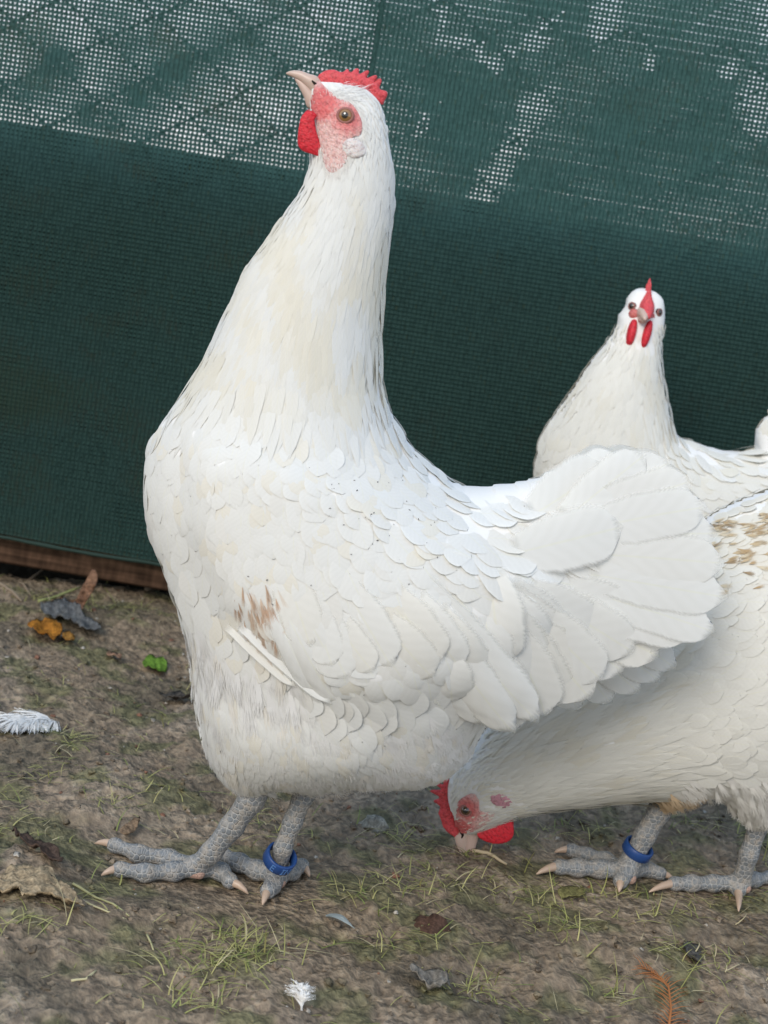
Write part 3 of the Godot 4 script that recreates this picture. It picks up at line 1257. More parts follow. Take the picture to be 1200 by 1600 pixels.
func make_fence() -> void:
	var zf := on_ground(200, 940).z
	var hem := on_z(0, 838, zf + 0.02).y
	var low := on_z(150, 903, zf).y
	var seam := on_z(585, 60, zf + 0.02).x
	rng.seed = 71
	crease_at = on_z(1000, 90, zf + 0.026)
	# low dark wall behind the net
	var top := on_z(240, 228, zf - 0.04).y
	var w := thing("low_wall", Vector3(0, 0, zf - 0.2))
	part("wall_body", mk(box(Vector3(-1.6, -0.05, zf - 0.17), Vector3(1.6, top - 0.03, zf - 0.05), 0.004)), mats.wall, w)
	part("coping", mk(box(Vector3(-1.6, top - 0.03, zf - 0.18), Vector3(1.6, top, zf - 0.04), 0.006)), mats.wall, w)
	meta(w, "low dark wall standing behind the lower half of the green net", "wall")
	# brown rail under the hem
	var rail := part("bottom_rail", mk(box(Vector3(-1.0, low, zf - 0.02), Vector3(1.0, hem + 0.03, zf + 0.006), 0.003)), mats.wood)
	meta(rail, "weathered brown timber rail showing below the hem of the green net", "rail")
	# posts that carry the rail and the wire, outside the frame
	for x in [-0.98, 0.98]:
		var post := part("fence_post", mk(box(Vector3(x - 0.03, -0.1, zf - 0.038), Vector3(x + 0.03, 1.25, zf - 0.021), 0.004)), mats.wood)
		meta(post, "square timber post at the %s end of the wire fence" % ("left" if x < 0 else "right"), "post", "posts of the wire fence")
	# wire mesh
	var cl := thing("chain_link_fence", Vector3(0, low, zf + 0.002))
	var dw := 0.094
	var dh := 0.062
	for i in range(-11, 12):
		var pts := []
		var rad := []
		for j in 20:
			var sgn := 1.0 if (j + i) % 2 == 0 else -1.0
			var y := hem + 0.02 + j * dh * 0.5
			var x := i * dw * 0.5 + sgn * dw * 0.25 + n_big.get_noise_2d(i * 0.5, y) * 0.006
			pts.append(Vector3(x, y, zf + 0.008 + fold(x, y) + sgn * 0.001))
			rad.append(0.0021)
		part("wire", mk(tube(pts, rad, 6)), mats.wire, cl)
	meta(cl, "diamond wire mesh fence pressed against the back of the green net", "fence")
	# the net
	var nt := thing("shade_net", Vector3(0, hem, zf + 0.02))
	var open1 := func(x: float, y: float) -> float:
		return clampf(0.33 + 0.34 * n_mid.get_noise_2d(x * 0.7, y * 0.7) + 0.2 * n_fine.get_noise_2d(x * 0.5, y * 0.5), 0.02, 0.62)
	var wv := part("weave", mk(net_sheet(-0.68, seam + 0.005, hem + 0.004, 0.82, zf + 0.02, 0.0045, 0.0, open1, 1.0)), mats.net, nt)
	wv.set_meta("kind", "stuff")
	hem_cord(-0.68, seam + 0.005, hem, zf + 0.02, nt)
	meta(nt, "left length of dark green shade net, loosely knitted and letting light through", "net", "shade nets behind the hens")
	# second length of net, knitted closer, that overlaps the first; some places are stretched open
	var n2 := thing("shade_net", Vector3(0.4, hem, zf + 0.026))
	var slits := []
	for q in [[690, 0, 690, 55, 9], [690, 55, 775, 98, 9], [848, 150, 745, 325, 20], [672, 172, 655, 210, 9], [955, 0, 940, 50, 22], [1178, 135, 1180, 200, 22], [1010, 85, 1012, 100, 12], [850, 60, 800, 85, 10], [870, 30, 830, 60, 8], [640, 310, 650, 330, 12], [1140, 115, 1120, 125, 8], [810, 400, 775, 412, 8], [1190, 10, 1200, 60, 14]]:
		var pa := on_z(q[0], q[1], zf + 0.026)
		var pb := on_z(q[2], q[3], zf + 0.026)
		slits.append([Vector2(pa.x, pa.y), Vector2(pb.x, pb.y), q[4] * 0.0007])
	var open2 := func(x: float, y: float) -> float:
		var o := 0.12 + 0.14 * n_mid.get_noise_2d(x * 0.6, y * 0.6)
		for s in slits:
			var d: float = Geometry2D.get_closest_point_to_segment(Vector2(x, y), s[0], s[1]).distance_to(Vector2(x, y))
			o = maxf(o, 0.42 * smoothstep(s[2] * 1.7, s[2] * 0.2, d + n_fine.get_noise_2d(x, y) * 0.012))
		return clampf(o, 0.01, 0.6)
	var w2 := part("weave", mk(net_sheet(seam, 0.72, hem + 0.004, 0.82, zf + 0.026, 0.0045, 0.0, open2, 0.35)), mats.net, n2)
	w2.set_meta("kind", "stuff")
	hem_cord(seam, 0.72, hem, zf + 0.026, n2)
	meta(n2, "right length of green shade net, closer knitted, behind the hen facing the camera", "net", "shade nets behind the hens")
	print("fence")

func hem_cord(x0: float, x1: float, hem: float, z: float, nt: Node3D) -> void:
	var hp := []
	var hr := []
	for i in int((x1 - x0) / 0.01) + 1:
		var x := x0 + i * 0.01
		hp.append(Vector3(x, hem + n_mid.get_noise_2d(x, 3.0) * 0.0015, z + fold(x, hem)))
		hr.append(0.0021 + n_mid.get_noise_2d(x * 2.0, 8.0) * 0.0008)
	part("hem", mk(tube(hp, hr, 8)), mats.hem, nt)

# ---------------------------------------------------------------- hens
func new_hen(outline: Array, z: float, base: Vector3, label: String, step := 6.0) -> Hen:
	var hn := Hen.new()
	hn.z = z
	hn.s = on_z(610, 800, z).distance_to(on_z(600, 800, z)) / 10.0
	hn.base = base
	hn.node = thing("hen", base)
	meta(hn.node, label, "hen", "white hens in the run")
	hn.b = Blow.new(smooth(outline, 3), step, 2.0)
	return hn
func relief(hn: Hen, region: PackedVector2Array, height: float, soft: float) -> void:
	var b := hn.b
	for j in b.ny:
		for i in b.nx:
			var k := j * b.nx + i
			if not b.ins[k]: continue
			var q := Vector2(b.x0 + i * b.step, b.y0 + j * b.step)
			if not Geometry2D.is_point_in_polygon(q, region): continue
			var d := 1e9
			for m in region.size():
				d = minf(d, Geometry2D.get_closest_point_to_segment(q, region[m], region[(m + 1) % region.size()]).distance_to(q))
			b.e[k] += height * smoothstep(0.0, soft, d)
func thin(hn: Hen, f: Callable) -> void:
	var b := hn.b
	for j in b.ny:
		for i in b.nx:
			b.zs[j * b.nx + i] = f.call(b.x0 + i * b.step, b.y0 + j * b.step)
func zoomed(a: Array, ox: float, oy: float, k: float) -> Array:
	var o := []
	for i in range(0, a.size(), 2):
		o.append(ox + a[i] / k)
		o.append(oy + a[i + 1] / k)
	return o
func bristles(hn: Hen, region: PackedVector2Array, dir: Vector2, n: int, l: float, col: Color) -> void:
	var xf := []
	var cols := []
	var lo := region[0]
	var hi := region[0]
	for p in region:
		lo = lo.min(p)
		hi = hi.max(p)
	for i in n * 3:
		if xf.size() >= n * 2: break
		var p := Vector2(rng.randf_range(lo.x, hi.x), rng.randf_range(lo.y, hi.y))
		if not Geometry2D.is_point_in_polygon(p, region): continue
		var q := seen(hn, p)
		for side in [1.0, -1.0]:
			var t := lay(hn, q.x, q.y, dir.rotated(rng.randf_range(-0.3, 0.3)), l * rng.randf_range(0.7, 1.3), l * 0.35, 2.0, 4.0, side)
			xf.append(t)
			cols.append(col)
	copies("face_bristle", tmpl.bristle, xf, cols, mats.down, hn.node)
func fringe(hn: Hen, region: PackedVector2Array, n: int, l: float, flow: Vector2) -> void:
	var xf := []
	var cols := []
	var mid := Vector2.ZERO
	for p in region: mid += p / region.size()
	for i in n:
		var k := rng.randi_range(0, region.size() - 1)
		var p := region[k].lerp(region[(k + 1) % region.size()], rng.randf())
		var out := (p - mid).normalized()
		p += out * rng.randf_range(-1.0, 5.0)
		var q := seen(hn, p)
		if hn.b.z(q.x, q.y) < 14.0: continue
		var dir := (flow + out * 0.25).normalized().rotated(rng.randf_range(-0.35, 0.35))
		if flow.dot(out) < 0.0: p -= flow * l * 0.5
		for side in [1.0, -1.0]:
			xf.append(lay(hn, q.x, q.y, dir, l * rng.randf_range(0.7, 1.3), l * 0.3, 2.5, 3.5, side))
			cols.append(Color(1, 0.985, 0.97))
	copies("face_bristle", tmpl.bristle, xf, cols, mats.down, hn.node)
func toe_pts(a: Array, s: float) -> Array:
	# [x, y, radius] pixels on the ground, the point lying a radius above it
	var o := []
	for q in a:
		var r: float = q[2] * s
		o.append([on_ground(q[0], q[1] + q[2] * 0.5, 0.0) + Vector3(0, r * 0.9, 0), r])
	return o
func air(hn: Hen, x: float, y: float, dz: float, r: float) -> Array:
	return [on_z(x, y, hn.z + dz * hn.s), r * hn.s]

func make_hen_tall() -> void:
	var base := on_ground(370, 1385)
	var z := base.z
	var hn := new_hen([492, 128, 486, 150, 484, 172, 484, 200, 484, 230, 487, 258, 481, 285, 460, 315, 434, 352, 412, 384, 390, 412, 376, 440, 364, 472, 349, 504, 334, 537, 316, 572, 296, 606, 273, 636, 252, 664, 239, 692, 232, 722, 228, 756, 229, 790, 235, 820, 245, 850, 260, 880, 272, 910, 282, 940, 290, 970, 297, 1000, 301, 1035, 305, 1072, 311, 1110, 319, 1150, 330, 1184, 346, 1210, 366, 1229, 388, 1243, 408, 1240, 428, 1224, 452, 1222, 482, 1232, 508, 1229, 532, 1218, 562, 1224, 620, 1226, 678, 1218, 714, 1200, 738, 1168, 748, 1138, 752, 1110, 790, 1075, 840, 1040, 900, 1010, 960, 975, 1020, 930, 1056, 880, 1062, 830, 1046, 780, 1010, 746, 960, 726, 900, 730, 840, 748, 780, 760, 722, 762, 690, 744, 660, 719, 634, 688, 614, 653, 602, 622, 595, 590, 592, 558, 594, 520, 598, 470, 601, 430, 606, 390, 612, 350, 616, 305, 616, 270, 610, 235, 604, 200, 598, 172, 588, 152, 572, 140, 550, 134, 520, 128], z, base, "tall white hen stretching its neck with beak raised, nearest the camera", 5.0)
	thin(hn, func(x, y):
		var k := lerpf(0.92, 0.55, smoothstep(640.0, 1000.0, x))
		return lerpf(0.82, k, smoothstep(230.0, 400.0, y)))
	relief(hn, poly([300, 640, 420, 640, 600, 700, 740, 780, 860, 860, 870, 1000, 770, 1085, 690, 1056, 600, 1068, 520, 1056, 440, 1004, 350, 925, 290, 800]), 24.0, 72.0)
	# far edge of the near thigh
	relief(hn, poly([310, 1030, 470, 1040, 600, 1080, 640, 1140, 590, 1215, 480, 1240, 400, 1245, 330, 1190]), 16.0, 90.0)
	hn.field = [
		[560, 150, 0.6, 0.8, 15, 5, 3], [590, 185, 0.25, 1, 16, 5, 3], [560, 240, 0.05, 1, 18, 5, 3], [505, 215, 0.2, 1, 14, 5, 3],
		[600, 270, -0.05, 1, 42, 11, 0], [550, 280, -0.15, 1, 42, 11, 0], [500, 275, -0.45, 0.9, 38, 10, 0],
		[560, 380, -0.12, 1, 66, 15, 0], [480, 360, -0.45, 0.9, 60, 14, 0], [420, 400, -0.55, 0.85, 60, 14, 0], [598, 400, -0.05, 1, 66, 14, 0],
		[500, 500, -0.15, 1, 76, 17, 0], [370, 510, -0.5, 0.87, 70, 17, 0], [590, 540, 0.0, 1, 76, 16, 0], [320, 590, -0.55, 0.85, 66, 18, 0], [450, 590, -0.1, 1, 72, 19, 0], [560, 610, 0.15, 1, 72, 19, 0],
		[400, 670, -0.05, 1, 44, 33, 1], [275, 690, -0.25, 1, 46, 34, 1], [500, 680, 0.1, 1, 46, 36, 1], [590, 690, 0.5, 0.87, 44, 34, 1], [660, 740, 0.8, 0.6, 46, 36, 1],
		[250, 790, 0.12, 1, 58, 42, 1], [285, 890, 0.22, 1, 60, 40, 1], [400, 790, 0.05, 1, 46, 33, 1], [330, 780, 0.08, 1, 48, 34, 1], [500, 790, 0.2, 1, 48, 36, 1], [600, 820, 0.5, 0.87, 52, 42, 1], [700, 820, 0.78, 0.62, 60, 48, 1],
		[400, 900, 0.2, 1, 46, 32, 1], [500, 900, 0.35, 0.95, 56, 42, 1], [600, 930, 0.45, 0.9, 62, 48, 1], [650, 1000, 0.4, 0.92, 70, 50, 1], [730, 1040, 0.4, 0.92, 84, 52, 1], [540, 1010, 0.4, 0.92, 62, 46, 1],
		[770, 900, 0.75, 0.66, 80, 54, 1], [780, 800, 0.95, 0.25, 78, 54, 1], [860, 860, 0.92, 0.4, 96, 60, 1], [900, 770, 1, 0.05, 104, 62, 1], [850, 970, 0.75, 0.66, 100, 58, 1], [960, 880, 0.95, 0.3, 110, 62, 1], [1000, 790, 0.95, 0.2, 100, 60, 1],
		[310, 985, 0.1, 1, 66, 30, 2], [340, 1060, 0.08, 1, 66, 30, 2], [430, 1060, 0.15, 1, 66, 30, 2], [420, 1160, 0.12, 1, 60, 28, 2], [520, 1120, 0.3, 0.95, 66, 30, 2], [600, 1120, 0.4, 0.92, 66, 30, 2], [690, 1110, 0.3, 0.95, 50, 26, 2], [600, 1190, 0.35, 0.93, 36, 22, 2], [700, 1170, 0.35, 0.93, 26, 18, 2], [370, 1205, 0.25, 1, 46, 24, 2], [470, 1200, 0.3, 1, 46, 24, 2]]
	hn.stain = func(x, y):
		var c := Color(1, 1, 1)
		if y < 640: # buff hackle, in streaks
			var k := smoothstep(-0.4, 0.4, n_mid.get_noise_2d(x * 0.0016, y * 0.0006)) * smoothstep(250.0, 330.0, y) * smoothstep(650.0, 560.0, y)
			c = c.lerp(Color(0.98, 0.94, 0.85), k)
		elif n_mid.get_noise_2d(x * 0.0022 + 5.0, y * 0.0022) > 0.28: c = Color(1.0, 0.97, 0.91)
		if Vector2(x - 430, (y - 925) * 0.7).length() + 26.0 * n_mid.get_noise_2d(x * 0.006, y * 0.003) < 24: c = Color(0.97, 0.92, 0.85)
		return c
	var eyepatch := smooth(zoomed([480, 295, 560, 285, 625, 330, 668, 420, 662, 492, 600, 505, 540, 490, 505, 470, 470, 400], 400, 80, 4), 3)
	var lore := smooth(zoomed([378, 172, 430, 205, 480, 245, 505, 285, 490, 400, 430, 435, 375, 400, 342, 345, 345, 290, 362, 230], 400, 80, 4), 3)
	var cheek := smooth(zoomed([385, 380, 470, 390, 545, 470, 590, 540, 575, 640, 545, 690, 490, 720, 440, 700, 415, 600, 390, 500], 400, 80, 4), 3)
	var qp := PackedVector2Array()
	for p in eyepatch: qp.append(seen(hn, p))
	var ql := PackedVector2Array()
	for p in lore: ql.append(seen(hn, p))
	var qc := PackedVector2Array()
	for p in cheek: qc.append(seen(hn, p))
	plumage(hn, 41, 1.0, 280, [[qp, 1.0], [ql, 1.0], [qc, 0.6], [poly([900, 690, 1100, 690, 1150, 1000, 1000, 1100, 900, 1000]), 1.0]])
	# tail: rear fan, outer fan, covering feathers
	rng.seed = 90
	for q in [[820, 950, 905, 1118, 66, 6, -40], [850, 950, 955, 1108, 66, 4, -44], [860, 940, 1000, 1092, 66, 2, -46], [880, 930, 1032, 1074, 64, 0, -46], [890, 910, 1058, 1054, 62, 0, -42], [900, 900, 1056, 1010, 62, 0, -30]]:
		quill(hn, q[0], q[1], q[2], q[3], q[4], q[5], q[6], [0, 2][rng.randi() % 2], "long", 1.0, "tail_feather")
	for q in [[880, 800, 1005, 702, 74], [890, 790, 1045, 716, 78], [900, 800, 1078, 744, 80], [910, 815, 1100, 784, 82], [920, 830, 1117, 826, 84], [920, 850, 1128, 872, 84], [915, 880, 1132, 925, 80], [905, 905, 1113, 978, 72], [890, 925, 1078, 984, 66], [870, 780, 960, 702, 66]]:
		quill(hn, q[0], q[1], q[2], q[3], q[4], 4, rng.randf_range(-3, 4), [0, 1][rng.randi() % 2], "long", 1.0, "tail_feather", 0.09)
		quill(hn, q[0], q[1], q[2], q[3], q[4], 6, -6, 0, "long", -1.0, "tail_feather")
	for q in [[830, 930, 934, 1044, 80], [850, 910, 985, 1004, 78], [800, 960, 848, 1096, 82], [770, 980, 794, 1120, 84], [740, 990, 750, 1098, 76], [700, 980, 712, 1070, 70], [870, 900, 1024, 976, 80]]:
		quill(hn, q[0], q[1], q[2], q[3], q[4] * 1.1, -5, 9, [0, 1, 1, 0][rng.randi() % 4], "long", 1.0, "tail_covert")
	# rows of coverts, each row lying on the one outside it
	var rim := [[-58, 190], [-48, 239], [-41, 272], [-34, 295], [-26, 309], [-10, 322], [8, 335], [17, 328], [34, 290], [48, 262], [66, 240], [91, 236], [108, 216]]
	for row in 3:
		var f: float = [0.88, 0.75, 0.62, 0.48, 0.34][row]
		var n: int = [12, 10, 8][row]
		for i in n:
			var ang := lerpf(-56.0, 106.0, (i + 0.5 + rng.randf_range(-0.25, 0.25)) / n)
			var rr := 0.0
			for m in rim.size() - 1:
				if ang >= rim[m][0] and ang <= rim[m + 1][0]: rr = lerpf(rim[m][1], rim[m + 1][1], (ang - rim[m][0]) / float(rim[m + 1][0] - rim[m][0]))
			if row > 0 and ang < -22.0: continue
			var dv := Vector2.from_angle(deg_to_rad(ang))
			var tp := Vector2(800, 880) + dv * rr * f * rng.randf_range(0.95, 1.04)
			var bs := tp - Vector2.from_angle(deg_to_rad(ang * 0.8 + 6.0)) * rng.randf_range(130, 180)
			quill(hn, bs.x, bs.y, tp.x, tp.y, rng.randf_range(82, 104), -4.0, 3.0 + row * 2.5 - ang * 0.03 + rng.randf_range(-1, 2), [0, 1, 0, 3][rng.randi() % 4], "long", 1.0, "tail_covert", rng.randf_range(0.06, 0.13))
	# wing edge: secondaries that sweep back over the belly, two bare quills in front
	for q in [[357, 944, 472, 1040, 20, 8, 9, 2], [376, 936, 528, 1066, 24, 10, 12, 1]]:
		quill(hn, q[0], q[1], q[2], q[3], q[4], q[5], q[6], q[7], "long", 1.0, "wing_feather", 0.25)
	for q in [[660, 870, 836, 1100, 66], [630, 870, 800, 1116, 66], [605, 870, 764, 1104, 66], [575, 870, 728, 1086, 64], [545, 870, 692, 1074, 62], [515, 870, 655, 1074, 60], [485, 870, 616, 1078, 58], [460, 870, 574, 1074, 54], [440, 872, 534, 1068, 48], [425, 875, 500, 1050, 40]]:
		quill(hn, q[0] + rng.randf_range(-6, 6), q[1], q[2], q[3], q[4] * 1.15, -4, 5, [0, 1, 0][rng.randi() % 3], "long", 1.0, "wing_feather", -0.10)
	for i in 9:
		var f := (i + rng.randf_range(0.0, 1.0)) / 9.0
		var tp := Vector2(lerpf(480, 790, f), lerpf(1000, 1050, f) - 20.0 * sin(f * PI) + rng.randf_range(-35, 25))
		var bs := tp - Vector2(lerpf(50, 90, f) + rng.randf_range(-15, 15), rng.randf_range(95, 140))
		quill(hn, bs.x, bs.y, tp.x, tp.y, rng.randf_range(56, 78), -4, 4, [0, 1, 3, 0][rng.randi() % 4], "long", 1.0, "wing_feather", -0.08)
	# soiled down at the wing edge
	var sx := []
	var sc := []
	for i in 70:
		var q := Vector2(432.0 + rng.randfn() * 15.0, 916.0 + rng.randfn() * 20.0)
		sx.append(lay(hn, q.x, q.y, Vector2(0.22, 1).rotated(rng.randf_range(-0.25, 0.25)), rng.randf_range(22, 42), rng.randf_range(7, 13), 3.0, 4.5, 1.0))
		sc.append([Color(0.74, 0.52, 0.38), Color(0.84, 0.68, 0.55), Color(0.62, 0.43, 0.31), Color(0.95, 0.88, 0.8)][i % 4])
	copies("stained_down", tmpl.tuft1, sx, sc, mats.down, hn.node)
	# flecks of dirt caught in the plumage
	var fm := lump_mesh(31)
	var fx := []
	var fc := []
	for i in 55:
		var q := Vector2(rng.randf_range(300, 820), rng.randf_range(640, 1150))
		if i > 14: q = Vector2(590.0 + rng.randfn() * 70.0, 760.0 + rng.randfn() * 55.0)
		if hn.b.z(q.x, q.y) < 30.0: continue
		var r := rng.randf_range(0.4, 1.1) * hn.s
		fx.append(Transform3D(Basis(Vector3(0, 0, 1), rng.randf() * TAU).scaled_local(Vector3(r * 1.6, r * 0.7, r * 0.5)), surf(hn, q.x, q.y, 1.0, 3.4 * hn.s)))
		fc.append(Color(0.20, 0.19, 0.18) * rng.randf_range(0.5, 1.5))
	copies("dirt_flecks", fm, fx, fc, mats.grass, hn.node)
	# head
	slab(hn, "comb", smooth(zoomed([392, 215, 385, 165, 405, 138, 445, 118, 490, 116, 520, 128, 545, 130, 565, 112, 580, 116, 590, 136, 622, 108, 645, 114, 645, 142, 690, 120, 708, 128, 690, 168, 745, 148, 758, 164, 738, 196, 775, 170, 786, 188, 772, 235, 812, 248, 822, 272, 802, 312, 785, 335, 700, 290, 560, 250, 440, 235], 400, 80, 4), 3), 1.6, 0.55, 0.0, mats.skin0, 1.5)
	var skin := smooth(zoomed([378, 172, 430, 205, 480, 240, 520, 275, 572, 284, 625, 325, 668, 415, 660, 488, 610, 506, 578, 540, 588, 590, 572, 645, 542, 690, 490, 722, 442, 700, 415, 600, 392, 500, 375, 410, 342, 345, 345, 290, 362, 230], 400, 80, 4), 3)
	var e0 := seen(hn, Vector2(545, 178))
	var l0 := seen(hn, Vector2(505, 155))
	patch(hn, "face_skin", skin, 2.0, 0.10, 1.4, mats.skin_v, 1.6, [1.0, -1.0], func(x, y):
		var p := Vector2(x, y)
		var n := n_fine.get_noise_2d(x * 0.004, y * 0.0025)
		var k := maxf(smoothstep(34.0, 14.0, p.distance_to(e0) + n * 14.0) * 0.8, smoothstep(40.0, 16.0, p.distance_to(l0) + n * 16.0))
		return Color(0.74, 0.50, 0.47).lerp(Color(0.66, 0.15, 0.15), clampf(k + n * 0.35, 0, 1)))
	patch(hn, "ear_lobe", smooth(zoomed([540, 545, 590, 510, 650, 520, 690, 575, 685, 615, 620, 632, 570, 610], 400, 80, 4), 3), 2.0, 0.28, 2.0, mats.lobe, 0.6)
	bristles(hn, cheek, Vector2(0.15, 1), 130, 16, Color(1, 0.97, 0.95))
	fringe(hn, skin, 260, 14, Vector2(0.3, 0.95))
	bristles(hn, lore, Vector2(0.5, 0.8), 20, 9, Color(1, 0.93, 0.9))
	var brow := smooth(zoomed([440, 250, 520, 205, 600, 195, 660, 215, 640, 290, 560, 285, 490, 290], 400, 80, 4), 3)
	bristles(hn, brow, Vector2(0.85, -0.1), 60, 24, Color(1, 1, 1))
	var wat := smooth(zoomed([352, 345, 312, 358, 286, 388, 272, 450, 264, 520, 272, 572, 305, 602, 350, 616, 400, 634, 432, 648, 430, 600, 412, 560, 394, 515, 378, 455, 372, 400, 385, 375], 400, 80, 4), 3)
	slab(hn, "wattle", wat, 2.0, 0.36, 38.0, mats.skin1, 1.6)
	slab(hn, "wattle", wat, 2.0, 0.36, -24.0, mats.skin1, 1.6, false)
	slab(hn, "wattle", smooth(zoomed([560, 645, 580, 665, 545, 695, 500, 725, 478, 735, 505, 690], 400, 80, 4), 3), 1.5, 0.5, 44.0, mats.skin1)
	slab(hn, "lower_beak", smooth(zoomed([240, 165, 300, 190, 360, 250, 410, 320, 380, 356, 322, 352, 301, 292, 272, 232], 400, 80, 4), 3), 1.5, 0.8, 0.0, mats.beak_low)
	var bk := slab(hn, "upper_beak", smooth(zoomed([186, 138, 205, 126, 240, 119, 285, 124, 335, 142, 385, 158, 420, 200, 430, 260, 412, 330, 390, 322, 355, 268, 312, 222, 262, 180, 225, 160, 200, 150], 400, 80, 4), 3), 1.5, 0.85, 0.0, mats.beak)
	var nos := []
	for q in [[350, 184], [368, 202], [388, 217], [404, 226]]:
		nos.append(on_z(400 + q[0] / 4.0, 80 + q[1] / 4.0, hn.z + (10.5 + (q[0] - 350) * 0.05) * hn.s))
	part("nostril", mk(tube(nos, [0.0004, 0.0009, 0.0009, 0.0004], 6)), mats.dark, bk)
	for side in [1.0, -1.0]:
		var e := seen(hn, Vector2(542, 174))
		eye(hn, surf(hn, e.x, e.y, side, -1.5 * hn.s), Vector3(-0.12, 0.05, side), 12.0 * hn.s, Color(0.30, 0.15, 0.045))
	# legs
	var s := hn.s
	leg(hn, [air(hn, 420, 1205, 20, 26), air(hn, 392, 1250, 20, 23), air(hn, 362, 1292, 14, 21), air(hn, 330, 1332, 6, 19), [on_ground(304, 1372) + Vector3(0, 20 * s, 0), 19 * s]], [
		[toe_pts([[262, 1346, 15], [215, 1338, 14], [178, 1324, 12]], s), on_ground(148, 1318, 5 * s)],
		[toe_pts([[270, 1366, 15], [225, 1368, 14], [186, 1362, 12]], s), on_ground(158, 1368, 2 * s)],
		[toe_pts([[344, 1366, 14], [358, 1380, 12]], s), on_ground(388, 1397, 2 * s)]])
	leg(hn, [air(hn, 490, 1205, -10, 24), air(hn, 476, 1238, -10, 20), air(hn, 457, 1285, -6, 17), air(hn, 442, 1325, -2, 16), [on_ground(430, 1384) + Vector3(0, 18 * s, 0), 19 * s]], [
		[toe_pts([[400, 1364, 16], [372, 1352, 15], [346, 1340, 13]], s), on_ground(322, 1338, 3 * s)],
		[toe_pts([[424, 1388, 13], [417, 1396, 12]], s), on_ground(410, 1414, 2 * s)],
		[toe_pts([[455, 1366, 13], [470, 1356, 12]], s), on_ground(484, 1370, 2 * s)]],
		[on_z(437.5, 1341, hn.z), on_z(450, 1303, hn.z) - on_z(430, 1368, hn.z) + Vector3(0.008, 0, 0.014), 25.5 * s, 10.5 * s, "E IN", 1.75])
	print("tall hen")

